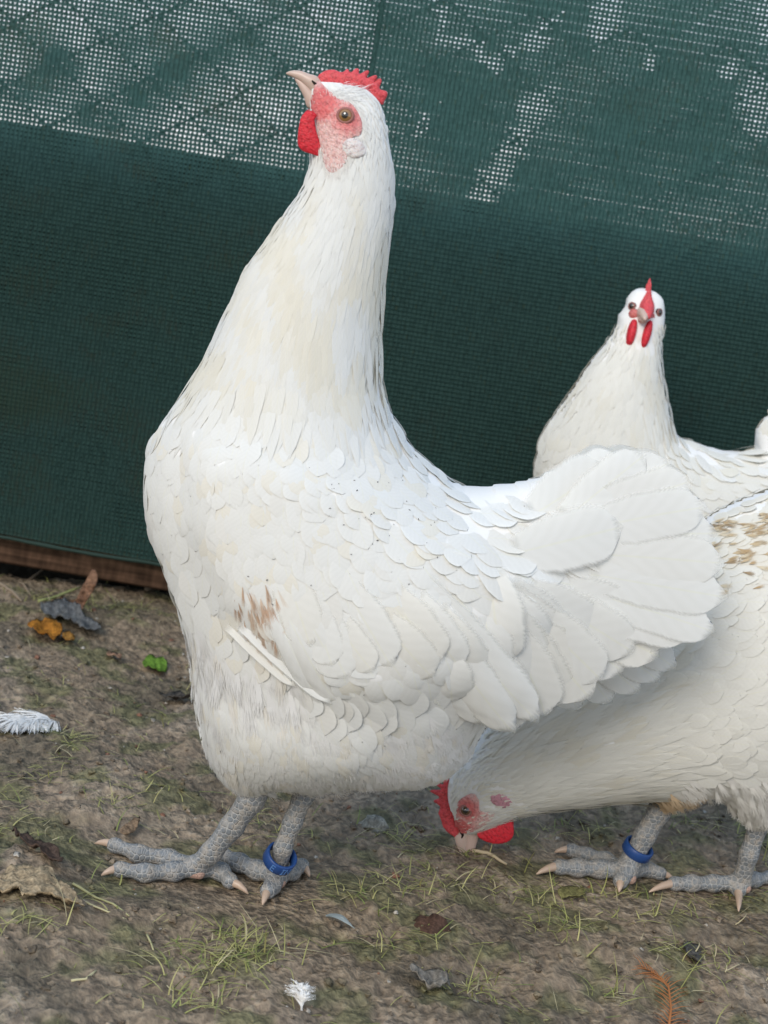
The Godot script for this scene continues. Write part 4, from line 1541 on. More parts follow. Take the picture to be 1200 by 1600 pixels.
func make_hen_pecking() -> void:
	var base := on_ground(1070, 1388)
	var z := base.z
	var hn := new_hen([719, 1296, 706, 1268, 698, 1243, 702, 1218, 716, 1194, 742, 1168, 776, 1118, 822, 1058, 900, 978, 1000, 890, 1080, 832, 1130, 797, 1200, 770, 1280, 752, 1360, 742, 1450, 705, 1530, 680, 1565, 720, 1545, 820, 1505, 930, 1440, 1040, 1370, 1130, 1295, 1200, 1240, 1248, 1214, 1282, 1180, 1290, 1160, 1276, 1135, 1250, 1107, 1234, 1070, 1250, 1040, 1262, 1012, 1240, 967, 1247, 901, 1256, 841, 1264, 800, 1276, 770, 1288, 748, 1299, 730, 1302], z, base, "white hen bent down pecking at the mud, brown stains on its back")
	hn.lift = 2.6
	thin(hn, func(_x, _y): return 0.82)
	hn.field = [
		[712, 1215, 0.5, -0.8, 15, 5, 3], [740, 1200, 0.8, -0.6, 18, 5, 3], [790, 1250, 0.95, -0.25, 20, 5, 3], [770, 1220, 0.9, -0.4, 20, 5, 3],
		[800, 1180, 0.8, -0.6, 54, 13, 0], [850, 1230, 0.97, -0.22, 54, 13, 0], [860, 1120, 0.8, -0.6, 66, 15, 0], [930, 1190, 0.97, -0.25, 70, 15, 0], [960, 1080, 0.85, -0.5, 70, 16, 0], [1000, 1180, 1, -0.15, 66, 17, 0],
		[1060, 1000, 0.95, -0.3, 56, 30, 1], [1090, 1130, 1, -0.05, 50, 28, 1], [1150, 820, 1, 0.0, 34, 18, 1], [1150, 920, 1, 0.0, 50, 32, 1], [1150, 1020, 1, 0.1, 54, 34, 1], [1180, 1130, 0.95, 0.3, 50, 30, 1], [1300, 900, 1, 0, 70, 46, 1], [1450, 850, 1, -0.2, 90, 54, 1], [1350, 1060, 0.8, 0.5, 70, 40, 1],
		[1160, 1220, 0.35, 0.95, 46, 24, 2], [1060, 1220, 0.6, 0.8, 44, 22, 2], [1220, 1230, 0.2, 1, 46, 24, 2], [1110, 1210, 0.6, 0.8, 44, 24, 2]]
	hn.stain = func(x, y):
		var c := Color(1, 0.985, 0.95)
		var k := n_mid.get_noise_2d(x * 0.0017, y * 0.0017)
		if x < 1020: c = c.lerp(Color(0.97, 0.93, 0.84), smoothstep(0.0, 0.5, k) * 0.8)
		if y < 850 + k * 60 and x > 1090 and x < 1300: c = Color(1.0, 0.965, 0.90)
		if Vector2(x - 1050, (y - 1232) * 1.6).length() < 42: c = Color(0.80, 0.62, 0.42)
		return c
	var face := smooth(zoomed([325, 420, 345, 340, 420, 280, 500, 260, 535, 330, 540, 420, 500, 480, 430, 500, 350, 480], 660, 1190, 6), 3)
	var cheek := smooth(zoomed([340, 570, 330, 500, 420, 505, 540, 445, 620, 430, 700, 440, 640, 540, 560, 590, 500, 620, 440, 660, 390, 650], 660, 1190, 6), 3)
	var qp := PackedVector2Array()
	for p in face: qp.append(seen(hn, p))
	var qc := PackedVector2Array()
	for p in cheek: qc.append(seen(hn, p))
	plumage(hn, 51, 0.95, 0, [[qp, 1.0], [qc, 0.6]])
	slab(hn, "comb", smooth(zoomed([250, 175, 225, 160, 190, 180, 200, 215, 125, 195, 120, 215, 180, 260, 85, 265, 78, 285, 165, 335, 110, 360, 112, 380, 165, 420, 150, 480, 155, 500, 172, 540, 190, 600, 225, 650, 275, 690, 325, 715, 350, 650, 310, 590, 290, 470, 250, 330], 660, 1190, 6), 3), 1.4, 0.55, 0.0, mats.skin0, 1.4)
	var skin := smooth(zoomed([335, 650, 300, 580, 318, 500, 322, 420, 345, 340, 420, 276, 500, 256, 540, 330, 546, 415, 620, 425, 690, 440, 640, 530, 560, 590, 500, 625, 440, 650, 390, 660], 660, 1190, 6), 3)
	var e0 := seen(hn, Vector2(730, 1258))
	var l0 := seen(hn, Vector2(722, 1290))
	patch(hn, "face_skin", skin, 2.0, 0.10, 1.2, mats.skin_v, 1.4, [1.0, -1.0], func(x, y):
		var p := Vector2(x, y)
		var n := n_fine.get_noise_2d(x * 0.004, y * 0.003)
		var k := maxf(smoothstep(28.0, 10.0, p.distance_to(e0) + n * 12.0) * 0.9, smoothstep(26.0, 8.0, p.distance_to(l0) + n * 12.0))
		return Color(0.74, 0.50, 0.47).lerp(Color(0.64, 0.14, 0.14), clampf(k + n * 0.3, 0, 1)))
	patch(hn, "ear_lobe", smooth(zoomed([640, 290, 700, 230, 780, 250, 855, 325, 800, 380, 730, 375, 670, 340], 660, 1190, 6), 3), 2.0, 0.2, 1.2, mats.lobe2, 0.8)
	fringe(hn, skin, 200, 12, Vector2(0.8, -0.5))
	bristles(hn, cheek, Vector2(0.8, -0.5), 50, 11, Color(1, 0.97, 0.95))
	var wat := smooth(zoomed([515, 655, 560, 625, 640, 590, 730, 540, 800, 480, 835, 530, 860, 600, 855, 680, 800, 735, 700, 752, 610, 735, 540, 700], 660, 1190, 6), 3)
	slab(hn, "wattle", wat, 2.0, 0.36, 20.0, mats.skin1, 1.6)
	slab(hn, "wattle", wat, 2.0, 0.36, -20.0, mats.skin1, 1.6, false)
	slab(hn, "lower_beak", smooth(zoomed([490, 590, 528, 680, 508, 770, 480, 870, 450, 925, 405, 890, 390, 760, 410, 640], 660, 1190, 6), 3), 1.3, 0.8, 0.0, mats.beak_low)
	var bk := slab(hn, "upper_beak", smooth(zoomed([310, 690, 390, 620, 462, 600, 462, 650, 432, 720, 425, 800, 432, 900, 422, 950, 392, 918, 345, 840, 316, 775, 302, 725], 660, 1190, 6), 3), 1.3, 0.85, 0.0, mats.beak)
	var nos := []
	for q in [[345, 640], [365, 665], [378, 690], [368, 718]]:
		nos.append(on_z(660 + q[0] / 6.0, 1190 + q[1] / 6.0, hn.z + 8.5 * hn.s))
	part("nostril", mk(tube(nos, [0.0004, 0.0010, 0.0010, 0.0004], 6)), mats.dark, bk)
	for side in [1.0, -1.0]:
		var e := seen(hn, Vector2(729, 1260))
		eye(hn, surf(hn, e.x, e.y, side, -1.0 * hn.s), Vector3(-0.15, 0.1, side), 9.5 * hn.s, Color(0.10, 0.05, 0.02))
	var s := hn.s
	leg(hn, [air(hn, 1048, 1225, 0, 24), air(hn, 1030, 1268, 0, 20), air(hn, 1008, 1305, 0, 19), air(hn, 990, 1338, 0, 19), [on_ground(974, 1378) + Vector3(0, 18 * s, 0), 19 * s]], [
		[toe_pts([[935, 1362, 15], [900, 1360, 14], [872, 1358, 12]], s), on_ground(838, 1366, 2 * s)],
		[toe_pts([[945, 1348, 13], [915, 1340, 12], [892, 1332, 11]], s), on_ground(866, 1332, 3 * s)],
		[toe_pts([[1010, 1362, 12], [1030, 1368, 10]], s), on_ground(1054, 1376, 2 * s)],
		[toe_pts([[968, 1380, 12]], s), on_ground(967, 1394, 2 * s)]],
		[on_z(996.5, 1327, hn.z), on_z(1012, 1297, hn.z) - on_z(985, 1347, hn.z) + Vector3(0.0, 0, 0.006), 23.5 * s, 8.5 * s])
	leg(hn, [air(hn, 1195, 1245, -4, 24), air(hn, 1186, 1285, -4, 18), air(hn, 1170, 1335, -2, 16), [on_ground(1154, 1396) + Vector3(0, 20 * s, 0), 17 * s]], [
		[toe_pts([[1112, 1384, 13], [1078, 1384, 13], [1052, 1384, 11]], s), on_ground(1014, 1394, 2 * s)],
		[toe_pts([[1152, 1394, 11]], s), on_ground(1154, 1424, 2 * s)],
		[toe_pts([[1176, 1378, 12], [1200, 1374, 11]], s), on_ground(1222, 1382, 2 * s)]])
	rng.seed = 77
	var sx := []
	var sc := []
	for i in 420:
		var q := Vector2(rng.randf_range(1090, 1290), 0)
		q.y = lerpf(812, 762, (q.x - 1110.0) / 180.0) + absf(rng.randfn()) * 34.0
		if n_fine.get_noise_2d(q.x * 0.0006, q.y * 0.0016) < 0.02: continue
		sx.append(lay(hn, q.x, q.y, Vector2(1, -0.1).rotated(rng.randf_range(-0.4, 0.4)), rng.randf_range(12, 30), rng.randf_range(8, 16), 3.5, 5.5, 1.0))
		sc.append([Color(0.78, 0.63, 0.42), Color(0.66, 0.49, 0.30), Color(0.88, 0.78, 0.6), Color(0.50, 0.38, 0.25)][rng.randi() % 4])
	copies("stained_down", tmpl.tuft2, sx, sc, mats.down, hn.node)
	print("pecking hen")

func make_hen_facing() -> void:
	var z := -1.36
	var g := on_z(1000, 1000, z)
	var base := Vector3(g.x, 0, z)
	var hn := new_hen([1003, 450, 990, 454, 981, 464, 977, 478, 967, 493, 963, 510, 953, 530, 933, 553, 913, 583, 893, 613, 868, 647, 851, 677, 841, 707, 836, 740, 842, 800, 866, 880, 926, 950, 1000, 985, 1080, 980, 1150, 940, 1205, 880, 1250, 810, 1268, 720, 1262, 660, 1236, 640, 1206, 646, 1189, 662, 1181, 680, 1184, 698, 1178, 708, 1153, 707, 1120, 702, 1088, 692, 1060, 682, 1048, 657, 1040, 620, 1034, 587, 1033, 547, 1034, 523, 1038, 507, 1039, 487, 1035, 466, 1021, 455], z, base, "white hen looking straight at the camera, standing behind the others by the net")
	thin(hn, func(x, y): return lerpf(1.0, 0.8, smoothstep(480.0, 700.0, y)))
	hn.field = [
		[990, 465, -0.4, -0.6, 12, 5, 3], [1025, 465, 0.4, -0.6, 12, 5, 3], [975, 505, -0.3, 1, 14, 5, 3], [1030, 510, 0.1, 1, 14, 5, 3], [1005, 460, 0.0, -1, 10, 5, 3],
		[1005, 570, -0.1, 1, 40, 11, 0], [950, 570, -0.6, 0.8, 40, 11, 0], [1025, 600, 0.05, 1, 44, 11, 0], [920, 620, -0.5, 0.85, 46, 13, 0], [990, 660, -0.1, 1, 50, 14, 0],
		[870, 710, -0.2, 1, 34, 24, 1], [950, 740, 0.0, 1, 36, 24, 1], [1040, 720, 0.4, 0.9, 36, 24, 1], [1100, 740, 0.9, 0.4, 40, 26, 1], [1180, 760, 0.9, 0.1, 50, 30, 1], [1220, 680, 0.5, -0.85, 44, 26, 1], [1000, 900, 0.2, 1, 44, 24, 1]]
	hn.stain = func(x, y):
		var k := n_mid.get_noise_2d(x * 0.0016 + 2.0, y * 0.001)
		return Color(1, 0.985, 0.95).lerp(Color(0.97, 0.93, 0.84), smoothstep(0.0, 0.5, k) * 0.8)
	plumage(hn, 61, 0.9, 60, [[poly([960, 440, 1060, 440, 1060, 505, 960, 505]), 1.0], [poly([985, 470, 1018, 470, 1018, 545, 985, 545]), 0.8]])
	var s := hn.s
	# comb: a blade that runs away from the camera
	var cp := on_z(1006, 482, z) + Vector3(0, 0, 24 * s)
	var cu := (on_z(1012, 432, z) - on_z(1003, 482, z)) / 50.0
	var b := Blow.new(smooth([-34, 14, -28, 0, -16, -10, -10, -30, -4, -12, 2, -44, 8, -14, 16, -50, 22, -14, 30, -42, 36, -8, 48, -24, 52, 4, 40, 16, 0, 14], 3), 2.0, 2.0)
	var a := blow_mesh(b, func(x, y, zz): return cp + Vector3(0, 0, -x * s) - cu * y + Vector3(zz * 0.75 * s, 0, 0))
	part("comb", mk(a), mats.skin0, hn.node)
	# beak, pointing at the camera and slightly down
	var bp := on_z(1000, 488, z) + Vector3(0, 0, 26 * s)
	var tip := on_z(998, 497, z) + Vector3(0, 0, 66 * s)
	var bm := bp.lerp(tip, 0.5) + Vector3(0, 3 * s, 0)
	part("upper_beak", mk(tube([bp, bp.lerp(bm, 0.6), bm, bm.lerp(tip, 0.6), tip], [11 * s, 9.5 * s, 8 * s, 5 * s, 1.2 * s], 12)), mats.beak, hn.node)
	var lb := bp + Vector3(0, -9 * s, 0)
	part("lower_beak", mk(tube([lb, lb.lerp(tip, 0.5), lb.lerp(tip, 0.82)], [8 * s, 6.5 * s, 2 * s], 10)), mats.beak_low, hn.node)
	# bare skin at the base of the beak
	part("face_skin", mk(nets([[on_z(987, 490, z) + Vector3(0, 0, 26 * s), 9 * s, on_z(1012, 494, z) + Vector3(0, 0, 26 * s), 9 * s]], 0.0022, 0.002)), mats.skin2, hn.node)
	for q in [[[986, 500], [981, 520], [976, 540]], [[1010, 502], [1003, 524], [997, 544]]]:
		var pp := []
		for p in q: pp.append(on_z(p[0], p[1], z) + Vector3(0, 0, 34 * s))
		# each wattle: a flat lobe seen on edge
		var w0: Vector3 = pp[0]
		var dn: Vector3 = (pp[2] - pp[0]) / 44.0
		var wb := Blow.new(smooth([-12, 0, 10, -2, 20, 16, 20, 34, 8, 46, -8, 42, -16, 24], 3), 2.0, 2.0)
		var wa := blow_mesh(wb, func(x, y, zz): return w0 + dn * y + Vector3(0, 0, x * 0.8 * s) + Vector3(zz * 0.45 * s, 0, 0))
		part("wattle", mk(wa), mats.skin1, hn.node)
	for q in [[983, 478, -1.0], [1027, 487, 1.0]]:
		var e := on_z(q[0] - q[2] * 3.0, q[1], z) + Vector3(0, 0, (hn.b.z(q[0] - q[2] * 3.0, q[1]) - 2.5) * s)
		eye(hn, e, Vector3(q[2] * 0.75, 0.05, 0.65), 6.2 * s, Color(0.05, 0.025, 0.012))
	for x in [955.0, 1050.0]:
		var tp := on_z(x, 940, z)
		leg(hn, [[tp, 20 * s], [Vector3(tp.x, 0.06, z), 13 * s], [Vector3(tp.x, 13 * s, z), 14 * s]], [
			[[[Vector3(tp.x - 0.004, 8 * s, z + 0.025), 9 * s], [Vector3(tp.x - 0.006, 7 * s, z + 0.045), 8 * s]], Vector3(tp.x - 0.008, 0.002, z + 0.06)],
			[[[Vector3(tp.x + 0.02, 8 * s, z + 0.02), 9 * s], [Vector3(tp.x + 0.034, 7 * s, z + 0.03), 8 * s]], Vector3(tp.x + 0.045, 0.002, z + 0.04)],
			[[[Vector3(tp.x - 0.02, 8 * s, z + 0.02), 9 * s], [Vector3(tp.x - 0.034, 7 * s, z + 0.03), 8 * s]], Vector3(tp.x - 0.045, 0.002, z + 0.04)]])
	print("facing hen")

# ---------------------------------------------------------------- litter on the ground
# a curled dead leaf (or scrap) cut to an outline traced where it lies
func scrap(called: String, pts: Array, col: Color, thick: float, curl: float, seed_: int, label: String, category: String, lift := 0.002, m: Material = null) -> MeshInstance3D:
	var b := Blow.new(smooth(pts, 2), 3.0, 2.0)
	var a := blow_mesh(b, func(x, y, zz):
		var p := on_ground(x, y)
		var g := gy(p.x, p.z)
		var c := n_mid.get_noise_2d(x * 0.0016 + seed_, y * 0.003) * curl * 0.6 + n_fine.get_noise_2d(x * 0.0016, y * 0.003 + seed_) * curl * 0.12
		var rim := (1.0 - smoothstep(0.0, 14.0, absf(zz))) * curl * 0.35
		return Vector3(p.x, g + lift + curl * 0.5 + c + rim + signf(zz) * minf(absf(zz) * 0.0002, thick), p.z), true, func(x, y):
		var t := 1.0 + 0.28 * n_fine.get_noise_2d(x * 0.003 + seed_, y * 0.004)
		return Color(col.r * t, col.g * t, col.b * t))
	var o := solo(called, a[0], a[1], m if m else mats.dry, a[2])
	meta(o, label, category)
	return o
func stick(called: String, px: Array, r: float, col: Material, label: String, group := "", raise := 0.0, category := "twig") -> void:
	var pts := []
	var rad := []
	for i in px.size():
		var q: Array = px[i]
		pts.append(ground_at(q[0], q[1], r * 0.6 + (raise if i == px.size() - 1 else 0.0)))
		rad.append(r * (1.0 - 0.4 * float(i) / px.size()))
	var dense := []
	var dr := []
	for i in pts.size() - 1:
		for k in 3:
			dense.append(pts[i].lerp(pts[i + 1], k / 3.0) + Vector3(0, rng.randf_range(-0.15, 0.25) * r, rng.randf_range(-0.3, 0.3) * r))
			dr.append(lerpf(rad[i], rad[i + 1], k / 3.0) * rng.randf_range(0.85, 1.1))
	dense.append(pts[-1])
	dr.append(rad[-1] * 0.6)
	var a := tube(dense, dr, 6)
	var o := solo(called, a[0], a[1], col)
	meta(o, label, category, group)
func loose_feather(base: Vector3, tip: Vector3, w: float, kind: String, m: Material, label: String, fluff := 0) -> void:
	var t := thing("loose_feather", base)
	var y := tip - base
	var x := y.cross(Vector3.UP).normalized()
	var z := x.cross(y).normalized()
	var o := MeshInstance3D.new()
	o.name = "vane"
	o.mesh = tmpl[kind]
	o.material_override = m
	t.add_child(o, true)
	o.transform = Transform3D(Basis(x * w, y, z * 0.0025), Vector3(0, 0.0015, 0))
	part("shaft", mk(tube([base - y * 0.06, base + y * 0.5 + z * 0.0025 + Vector3(0, 0.0015, 0), tip + Vector3(0, 0.0015, 0)], [0.0007, 0.0005, 0.0002], 6)), m, t)
	for k in fluff:
		var f := MeshInstance3D.new()
		f.name = "down"
		f.mesh = tmpl.fluff
		f.material_override = mats.down
		t.add_child(f, true)
		var yy := y.rotated(Vector3.UP, rng.randf_range(-0.9, 0.9)) * rng.randf_range(0.35, 0.6)
		var xx := yy.cross(Vector3.UP).normalized()
		f.transform = Transform3D(Basis(xx * w * 1.3, yy, xx.cross(yy).normalized() * 0.04), y * rng.randf_range(0.0, 0.6) + Vector3(0, 0.003, 0))
	meta(t, label, "feather")

func blade_mesh(seed_: int, bend: float) -> ArrayMesh:
	rng.seed = seed_
	var v := PackedVector3Array()
	var idx := PackedInt32Array()
	for r in 8:
		var t := r / 7.0
		var w := 0.5 * (1.0 - 0.75 * t * t)
		var x := bend * t * t * 0.35
		var yy := 0.30 * sin(t * PI) * (0.5 + 0.5 * absf(bend)) + rng.randf_range(-0.01, 0.01)
		v.append(Vector3(x - w * 0.05, yy, t))
		v.append(Vector3(x, yy - 0.012, t))
		v.append(Vector3(x + w * 0.05, yy, t))
		if r:
			var k := v.size() - 6
			for s in 2: idx.append_array([k + s, k + s + 3, k + s + 1, k + s + 1, k + s + 3, k + s + 4])
	return build(v, idx)
func lump_mesh(seed_: int) -> ArrayMesh:
	var s := SphereMesh.new()
	s.radius = 1.0
	s.height = 2.0
	s.radial_segments = 12
	s.rings = 7
	var a := s.get_mesh_arrays()
	var v: PackedVector3Array = a[Mesh.ARRAY_VERTEX]
	for i in v.size():
		var n := 1.0 + 0.9 * n_fine.get_noise_3d(v[i].x * 0.02 + seed_, v[i].y * 0.02, v[i].z * 0.02)
		v[i] = v[i] * n
	return build(v, a[Mesh.ARRAY_INDEX])

func make_litter() -> void:
	rng.seed = 300
	var k6 := func(a: Array) -> Array: return zoomed(a, 0, 1350, 6)
	var k4 := func(a: Array) -> Array: return zoomed(a, 0, 860, 4)
	scrap("dead_leaf", k6.call([-420, 330, -200, 250, 0, 262, 40, 215, 170, 196, 290, 212, 400, 222, 472, 238, 487, 300, 470, 342, 420, 335, 460, 370, 545, 382, 600, 440, 720, 530, 740, 600, 768, 630, 640, 645, 560, 600, 480, 608, 440, 552, 300, 556, 160, 550, 150, 482, 60, 486, -100, 480, -300, 440]), Color(0.52, 0.41, 0.27), 0.0006, 0.005, 1, "large torn tan dead leaf lying on the mud at the left edge", "leaf", 0.003)
	scrap("dead_leaf", k4.call([160, 535, 200, 510, 250, 512, 300, 495, 372, 515, 382, 560, 330, 592, 290, 575, 250, 572]), Color(0.52, 0.22, 0.035), 0.0006, 0.008, 2, "bright orange dead leaf on the mud below the brown rail", "leaf")
	scrap("dead_leaf", k4.call([384, 560, 410, 543, 440, 560, 466, 577, 440, 597, 390, 586]), Color(0.50, 0.25, 0.06), 0.0006, 0.006, 3, "small orange leaf scrap to the right of the bright orange leaf", "leaf")
	scrap("dead_leaf", k4.call([236, 430, 300, 418, 380, 414, 450, 430, 500, 482, 590, 518, 622, 550, 540, 557, 440, 530, 400, 502, 300, 482, 258, 470]), Color(0.19, 0.20, 0.21), 0.0006, 0.010, 4, "crumpled slate grey leaf behind the bright orange leaf", "leaf")
	scrap("dead_leaf", k4.call([310, 392, 350, 376, 400, 370, 460, 390, 440, 420, 380, 412, 330, 404]), Color(0.26, 0.15, 0.09), 0.0006, 0.008, 5, "small brown leaf scrap below the upright brown leaf", "leaf")
	scrap("dead_leaf", zoomed([810, 765, 840, 745, 870, 740, 910, 752, 952, 775, 942, 800, 880, 808, 840, 792], 0, 820, 3.64), Color(0.19, 0.36, 0.055), 0.0005, 0.005, 6, "small fresh green leaf on the mud left of the tall hen's breast", "leaf")
	scrap("dead_leaf", zoomed([60, 482, 100, 476, 140, 468, 190, 484, 202, 508, 160, 524, 110, 512, 90, 492], 600, 1300, 2), Color(0.30, 0.28, 0.25), 0.0006, 0.007, 7, "curled pale grey leaf scrap at the bottom, below the brown clod", "leaf")
	scrap("dead_leaf", zoomed([540, 190, 580, 180, 622, 188, 626, 204, 590, 210, 556, 206], 600, 1300, 2), Color(0.25, 0.24, 0.10), 0.0006, 0.003, 8, "small olive leaf in front of the pecking hen's banded foot", "leaf")
	scrap("dead_leaf", zoomed([370, 22, 400, 6, 432, -4, 424, 16, 398, 34, 378, 36], 0, 1300, 2), Color(0.34, 0.24, 0.16), 0.0006, 0.006, 9, "small curled brown leaf behind the tall hen's long toe", "leaf")
	scrap("dead_leaf", zoomed([30, 40, 60, 62, 110, 84, 160, 100, 188, 130, 186, 150, 150, 140, 90, 110, 50, 80], 0, 1300, 2), Color(0.11, 0.075, 0.06), 0.0007, 0.007, 10, "dark rotten leaf above the large tan leaf", "leaf")
	scrap("dead_leaf", zoomed([630, 730, 690, 745, 680, 762, 640, 756, 600, 745], 0, 820, 3.64), Color(0.42, 0.26, 0.18), 0.0005, 0.004, 11, "tiny pinkish brown leaf right of the orange leaves", "leaf")
	scrap("dead_leaf", zoomed([900, 950, 960, 960, 1040, 965, 1080, 985, 1100, 1010, 1010, 1000, 940, 985], 0, 820, 3.64), Color(0.10, 0.09, 0.08), 0.0006, 0.006, 12, "dark wrinkled leaf beside the tall hen's lower breast", "leaf")
	scrap("dead_leaf", zoomed([930, 370, 980, 365, 990, 400, 985, 430, 955, 425, 935, 400], 600, 1300, 2), Color(0.13, 0.125, 0.115), 0.0006, 0.004, 13, "flat dark grey scrap pressed in the mud near the right edge", "leaf")
	# upright leaf leaning on the rail
	var zu := on_ground(118, 968).z
	var ub := Blow.new(smooth(zoomed([545, 152, 570, 140, 600, 182, 585, 240, 545, 310, 520, 352, 487, 427, 440, 422, 462, 330, 505, 235], 0, 860, 4), 3), 2.5, 2.0)
	var ua := blow_mesh(ub, func(x, y, zz):
		var p := on_z(x, y, zu)
		return p + Vector3(0, 0, n_fine.get_noise_2d(x * 0.002, y * 0.001) * 0.006 - p.y * 0.25 + zz * 0.00006), true, func(_x, y): return Color(0.30, 0.17, 0.11) * (1.0 + 0.2 * sin(y * 0.9)))
	meta(solo("dead_leaf", ua[0], ua[1], mats.dry, ua[2]), "stiff brown dead leaf standing upright below the rail", "leaf")
	# twigs by the rail
	var tw := mat(lin(0.24, 0.19, 0.14), 0.85, 0.2)
	var tw2 := mat(lin(0.30, 0.32, 0.13), 0.7, 0.3)
	stick("twig", [[-30, 905], [0, 918], [18, 928], [34, 938]], 0.0022, tw, "pale twig at the left edge under the rail", "twigs under the rail", 0.0)
	stick("twig", [[8, 926], [40, 908], [76, 896]], 0.0018, tw, "thin brown twig rising under the left part of the rail", "twigs under the rail", 0.012)
	stick("twig", [[22, 905], [36, 918], [48, 930]], 0.0014, tw, "short forked twig near the left edge", "twigs under the rail", 0.0)
	stick("twig", [[226, 936], [250, 924], [276, 910]], 0.0025, tw, "grey brown twig slanting up to the rail beside the tall hen's breast", "twigs under the rail", 0.02)
	stick("twig", [[60, 942], [90, 934], [124, 928]], 0.0016, tw2, "greenish stem lying left of the upright brown leaf", "twigs under the rail", 0.004)
	stick("twig", [[176, 878], [181, 886], [190, 884], [197, 877]], 0.0012, tw, "small looped tendril hanging at the hem of the net", "", 0.0)
	stick("straw", [[737, 1336], [760, 1340], [792, 1350]], 0.0016, mat(lin(0.50, 0.40, 0.26), 0.8, 0.2), "thick pale straw beside the pecking hen's beak", "", 0.0, "straw")
	stick("straw", [[124, 1417], [140, 1430], [165, 1441], [196, 1448]], 0.0008, mat(lin(0.50, 0.45, 0.27), 0.8, 0.2), "long thin straw right of the large tan leaf", "", 0.0, "straw")
	stick("straw", [[112, 1392], [150, 1402], [175, 1424], [200, 1444]], 0.0008, mat(lin(0.40, 0.38, 0.20), 0.8, 0.2), "long bent straw between the tan leaf and the tall hen's toes", "", 0.0, "straw")
	stick("straw", [[228, 1470], [234, 1488], [236, 1508]], 0.0007, mat(lin(0.50, 0.46, 0.25), 0.8, 0.2), "short upright straw near the grass patch at the bottom", "", 0.006, "straw")
	stick("straw", [[108, 1555], [130, 1557], [147, 1542]], 0.0008, mat(lin(0.52, 0.47, 0.28), 0.8, 0.2), "short pale straw near the bottom left corner", "", 0.0, "straw")
	# loose feathers
	loose_feather(ground_at(86, 1132, 0.004), ground_at(-25, 1146, 0.004), 0.013, "round0", mats.feather1, "fluffy white feather lying on the mud at the left edge", 26)
	loose_feather(ground_at(512, 1432, 0.002), ground_at(554, 1452, 0.003), 0.0075, "hackle1", mat(lin(0.30, 0.34, 0.34), 0.7, 0.3), "small blue grey feather in front of the tall hen's banded foot")
	loose_feather(ground_at(468, 1594, 0.002), ground_at(462, 1576, 0.006), 0.010, "fluff", mats.down, "small tuft of white down at the bottom edge", 7)
	var rust := mat(lin(0.36, 0.15, 0.06), 0.75, 0.2)
	var rf := thing("loose_feather", ground_at(1046, 1602))
	var spine := []
	for q in [[1046, 1602], [1050, 1570], [1044, 1545], [1030, 1528], [1000, 1518]]: spine.append(ground_at(q[0], q[1], 0.004))
	part("shaft", mk(tube(spine, [0.0008, 0.0008, 0.0006, 0.0005, 0.0002], 6)), rust, rf)
	for i in 46:
		var t := i / 46.0 * 3.98
		var p: Vector3 = spine[int(t)].lerp(spine[int(t) + 1], t - int(t))
		var d: Vector3 = (spine[int(t) + 1] - spine[int(t)]).normalized()
		var sd := d.cross(Vector3.UP) * (1.0 if i % 2 else -1.0)
		var e := p + (d * 0.7 + sd * 0.8).normalized() * 0.014 * rng.randf_range(0.6, 1.2) + Vector3(0, rng.randf_range(-0.002, 0.002), 0)
		part("barb", mk(tube([p, p.lerp(e, 0.5) + Vector3(0, 0.001, 0), e], [0.00035, 0.00028, 0.0001], 4)), rust, rf)
	meta(rf, "wispy rust brown feather at the bottom right", "feather")
	# clod and dropping
	var cl := lump_mesh(3)
	var cv: PackedVector3Array = cl.surface_get_arrays(0)[Mesh.ARRAY_VERTEX]
	var cc := PackedColorArray()
	var cg := ground_at(672, 1452)
	for i in cv.size():
		cv[i] = cg + cv[i] * Vector3(0.012, 0.008, 0.010)
		cc.append(Color(0.13, 0.075, 0.055))
	meta(solo("mud_clod", cv, cl.surface_get_arrays(0)[Mesh.ARRAY_INDEX], mats.dry, cc), "dark reddish brown clod of earth in front of the pecking hen", "clod")
	var dl := lump_mesh(9)
	var dv: PackedVector3Array = dl.surface_get_arrays(0)[Mesh.ARRAY_VERTEX]
	var dc := PackedColorArray()
	var dg := ground_at(588, 1282)
	for i in dv.size():
		dv[i] = dg + dv[i] * Vector3(0.010, 0.006, 0.014)
		dc.append(Color(0.42, 0.41, 0.36) * (1.0 + 0.5 * n_fine.get_noise_3d(dv[i].x * 8, dv[i].y * 8, dv[i].z * 8)))
	meta(solo("dropping", dv, dl.surface_get_arrays(0)[Mesh.ARRAY_INDEX], mats.dry, dc), "whitish crumbly dropping on the mud behind the tall hen's feet", "dropping")
	# grass: short clippings and rooted blades
	var bl := [blade_mesh(1, 0.6), blade_mesh(2, -0.8), blade_mesh(3, 0.15), blade_mesh(4, 1.6)]
	var xf := [[], [], [], []]
	var co := [[], [], [], []]
	var spots := []
	for q in [[330, 1500, 90, 40, 150], [400, 1520, 60, 30, 60], [360, 1470, 50, 20, 50], [300, 1570, 80, 30, 60], [110, 1165, 30, 14, 60], [60, 1215, 60, 20, 40], [25, 1300, 60, 30, 40], [700, 1345, 110, 30, 90], [650, 1380, 60, 20, 60], [790, 1385, 60, 16, 60], [850, 1405, 30, 10, 30], [960, 1395, 60, 12, 50], [1100, 1500, 70, 30, 90], [1030, 1430, 60, 20, 40], [1140, 1400, 40, 16, 30], [750, 1535, 60, 25, 70], [870, 1450, 50, 20, 40], [400, 1290, 60, 30, 50], [190, 1260, 60, 30, 50], [60, 935, 70, 8, 60], [190, 955, 60, 10, 50], [560, 1400, 60, 20, 40], [1180, 1340, 30, 30, 30], [900, 1300, 80, 12, 60], [620, 1470, 60, 20, 40], [40, 1460, 40, 12, 30], [960, 1540, 40, 20, 30], [620, 1300, 60, 14, 40], [1100, 1290, 60, 10, 40]]:
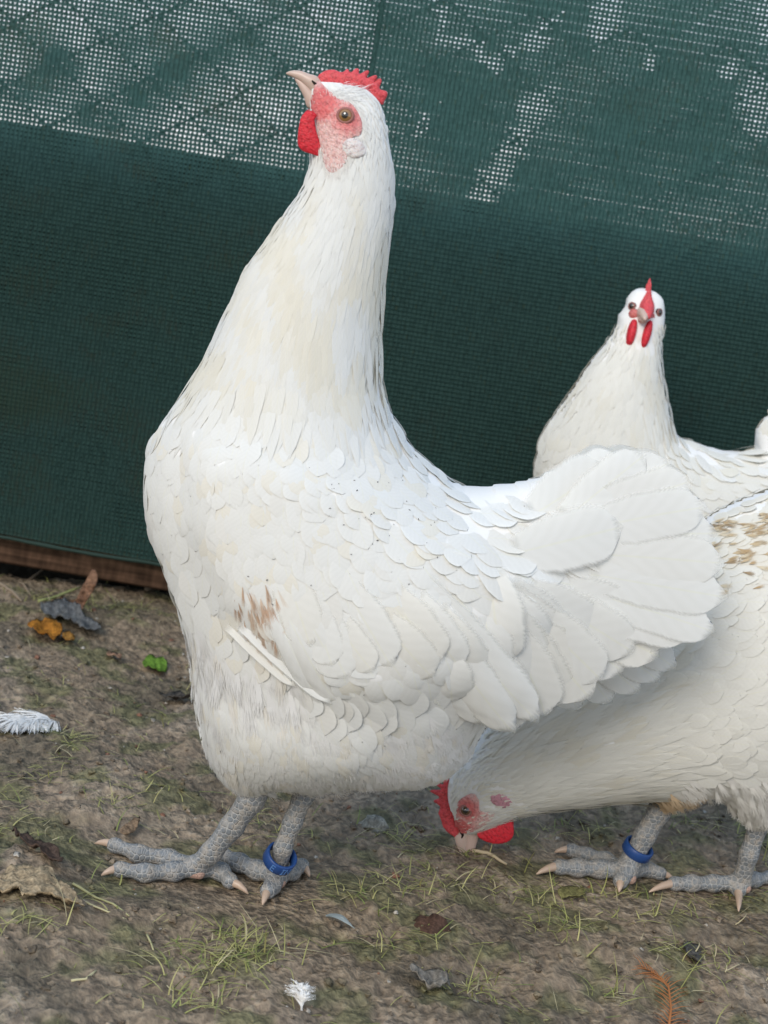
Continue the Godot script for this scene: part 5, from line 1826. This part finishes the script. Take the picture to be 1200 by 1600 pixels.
		for i in int(q[4] * 0.85):
			spots.append(on_ground(q[0] + rng.randfn() * q[2] * 0.6, q[1] + rng.randfn() * q[3] * 0.6))
	for i in 1500: spots.append(Vector3(rng.randf_range(-0.62, 0.62), 0, rng.randf_range(-1.62, -0.60)))
	for p in spots:
		var v := rng.randi_range(0, 3)
		var l := rng.randf_range(0.008, 0.024) * (1.4 if rng.randf() < 0.12 else 1.0)
		var b := Basis(Vector3.UP, rng.randf() * TAU)
		var tilt := rng.randf_range(-0.12, 0.12)
		if rng.randf() < 0.12: tilt = -rng.randf_range(0.3, 1.1)
		b = b * Basis(Vector3.RIGHT, tilt)
		b = b.scaled_local(Vector3(rng.randf_range(0.009, 0.020), l * rng.randf_range(0.1, 0.5), l))
		xf[v].append(Transform3D(b, Vector3(p.x, gy(p.x, p.z) + 0.0006, p.z)))
		var c := Color(0.30, 0.30, 0.10)
		var rr := rng.randf()
		if rr < 0.3: c = Color(0.42, 0.39, 0.16)
		elif rr < 0.45: c = Color(0.50, 0.43, 0.26)
		elif rr < 0.6: c = Color(0.20, 0.24, 0.07)
		co[v].append(c * rng.randf_range(0.8, 1.15))
	for v in 4:
		meta(copies("grass", bl[v], xf[v], co[v], mats.grass), "", "", "", "stuff")
	# crumbs of soil and pale grit
	var lm := [lump_mesh(21), lump_mesh(22)]
	var cx := [[], []]
	var ccol := [[], []]
	for i in 6500:
		var p := Vector3(rng.randf_range(-0.62, 0.62), 0, rng.randf_range(-1.62, -0.60))
		var r := 0.0006 + 0.0022 * pow(rng.randf(), 3.0)
		var col := mud_color(p.x, p.z) * rng.randf_range(0.55, 1.2)
		var rr := rng.randf()
		if rr < 0.06:
			col = Color(0.62, 0.58, 0.52)
			r *= 0.8
		elif rr < 0.09: col = Color(0.34, 0.17, 0.11)
		cx[i % 2].append(Transform3D(Basis(Vector3(rng.randf(), rng.randf(), rng.randf()).normalized(), rng.randf() * TAU).scaled(Vector3(r, r * 0.7, r * 1.2)), Vector3(p.x, gy(p.x, p.z) + r * 0.2, p.z)))
		ccol[i % 2].append(col)
	for v in 2:
		meta(copies("soil_crumbs", lm[v], cx[v], ccol[v], mats.clod), "", "", "", "stuff")
	print("litter")
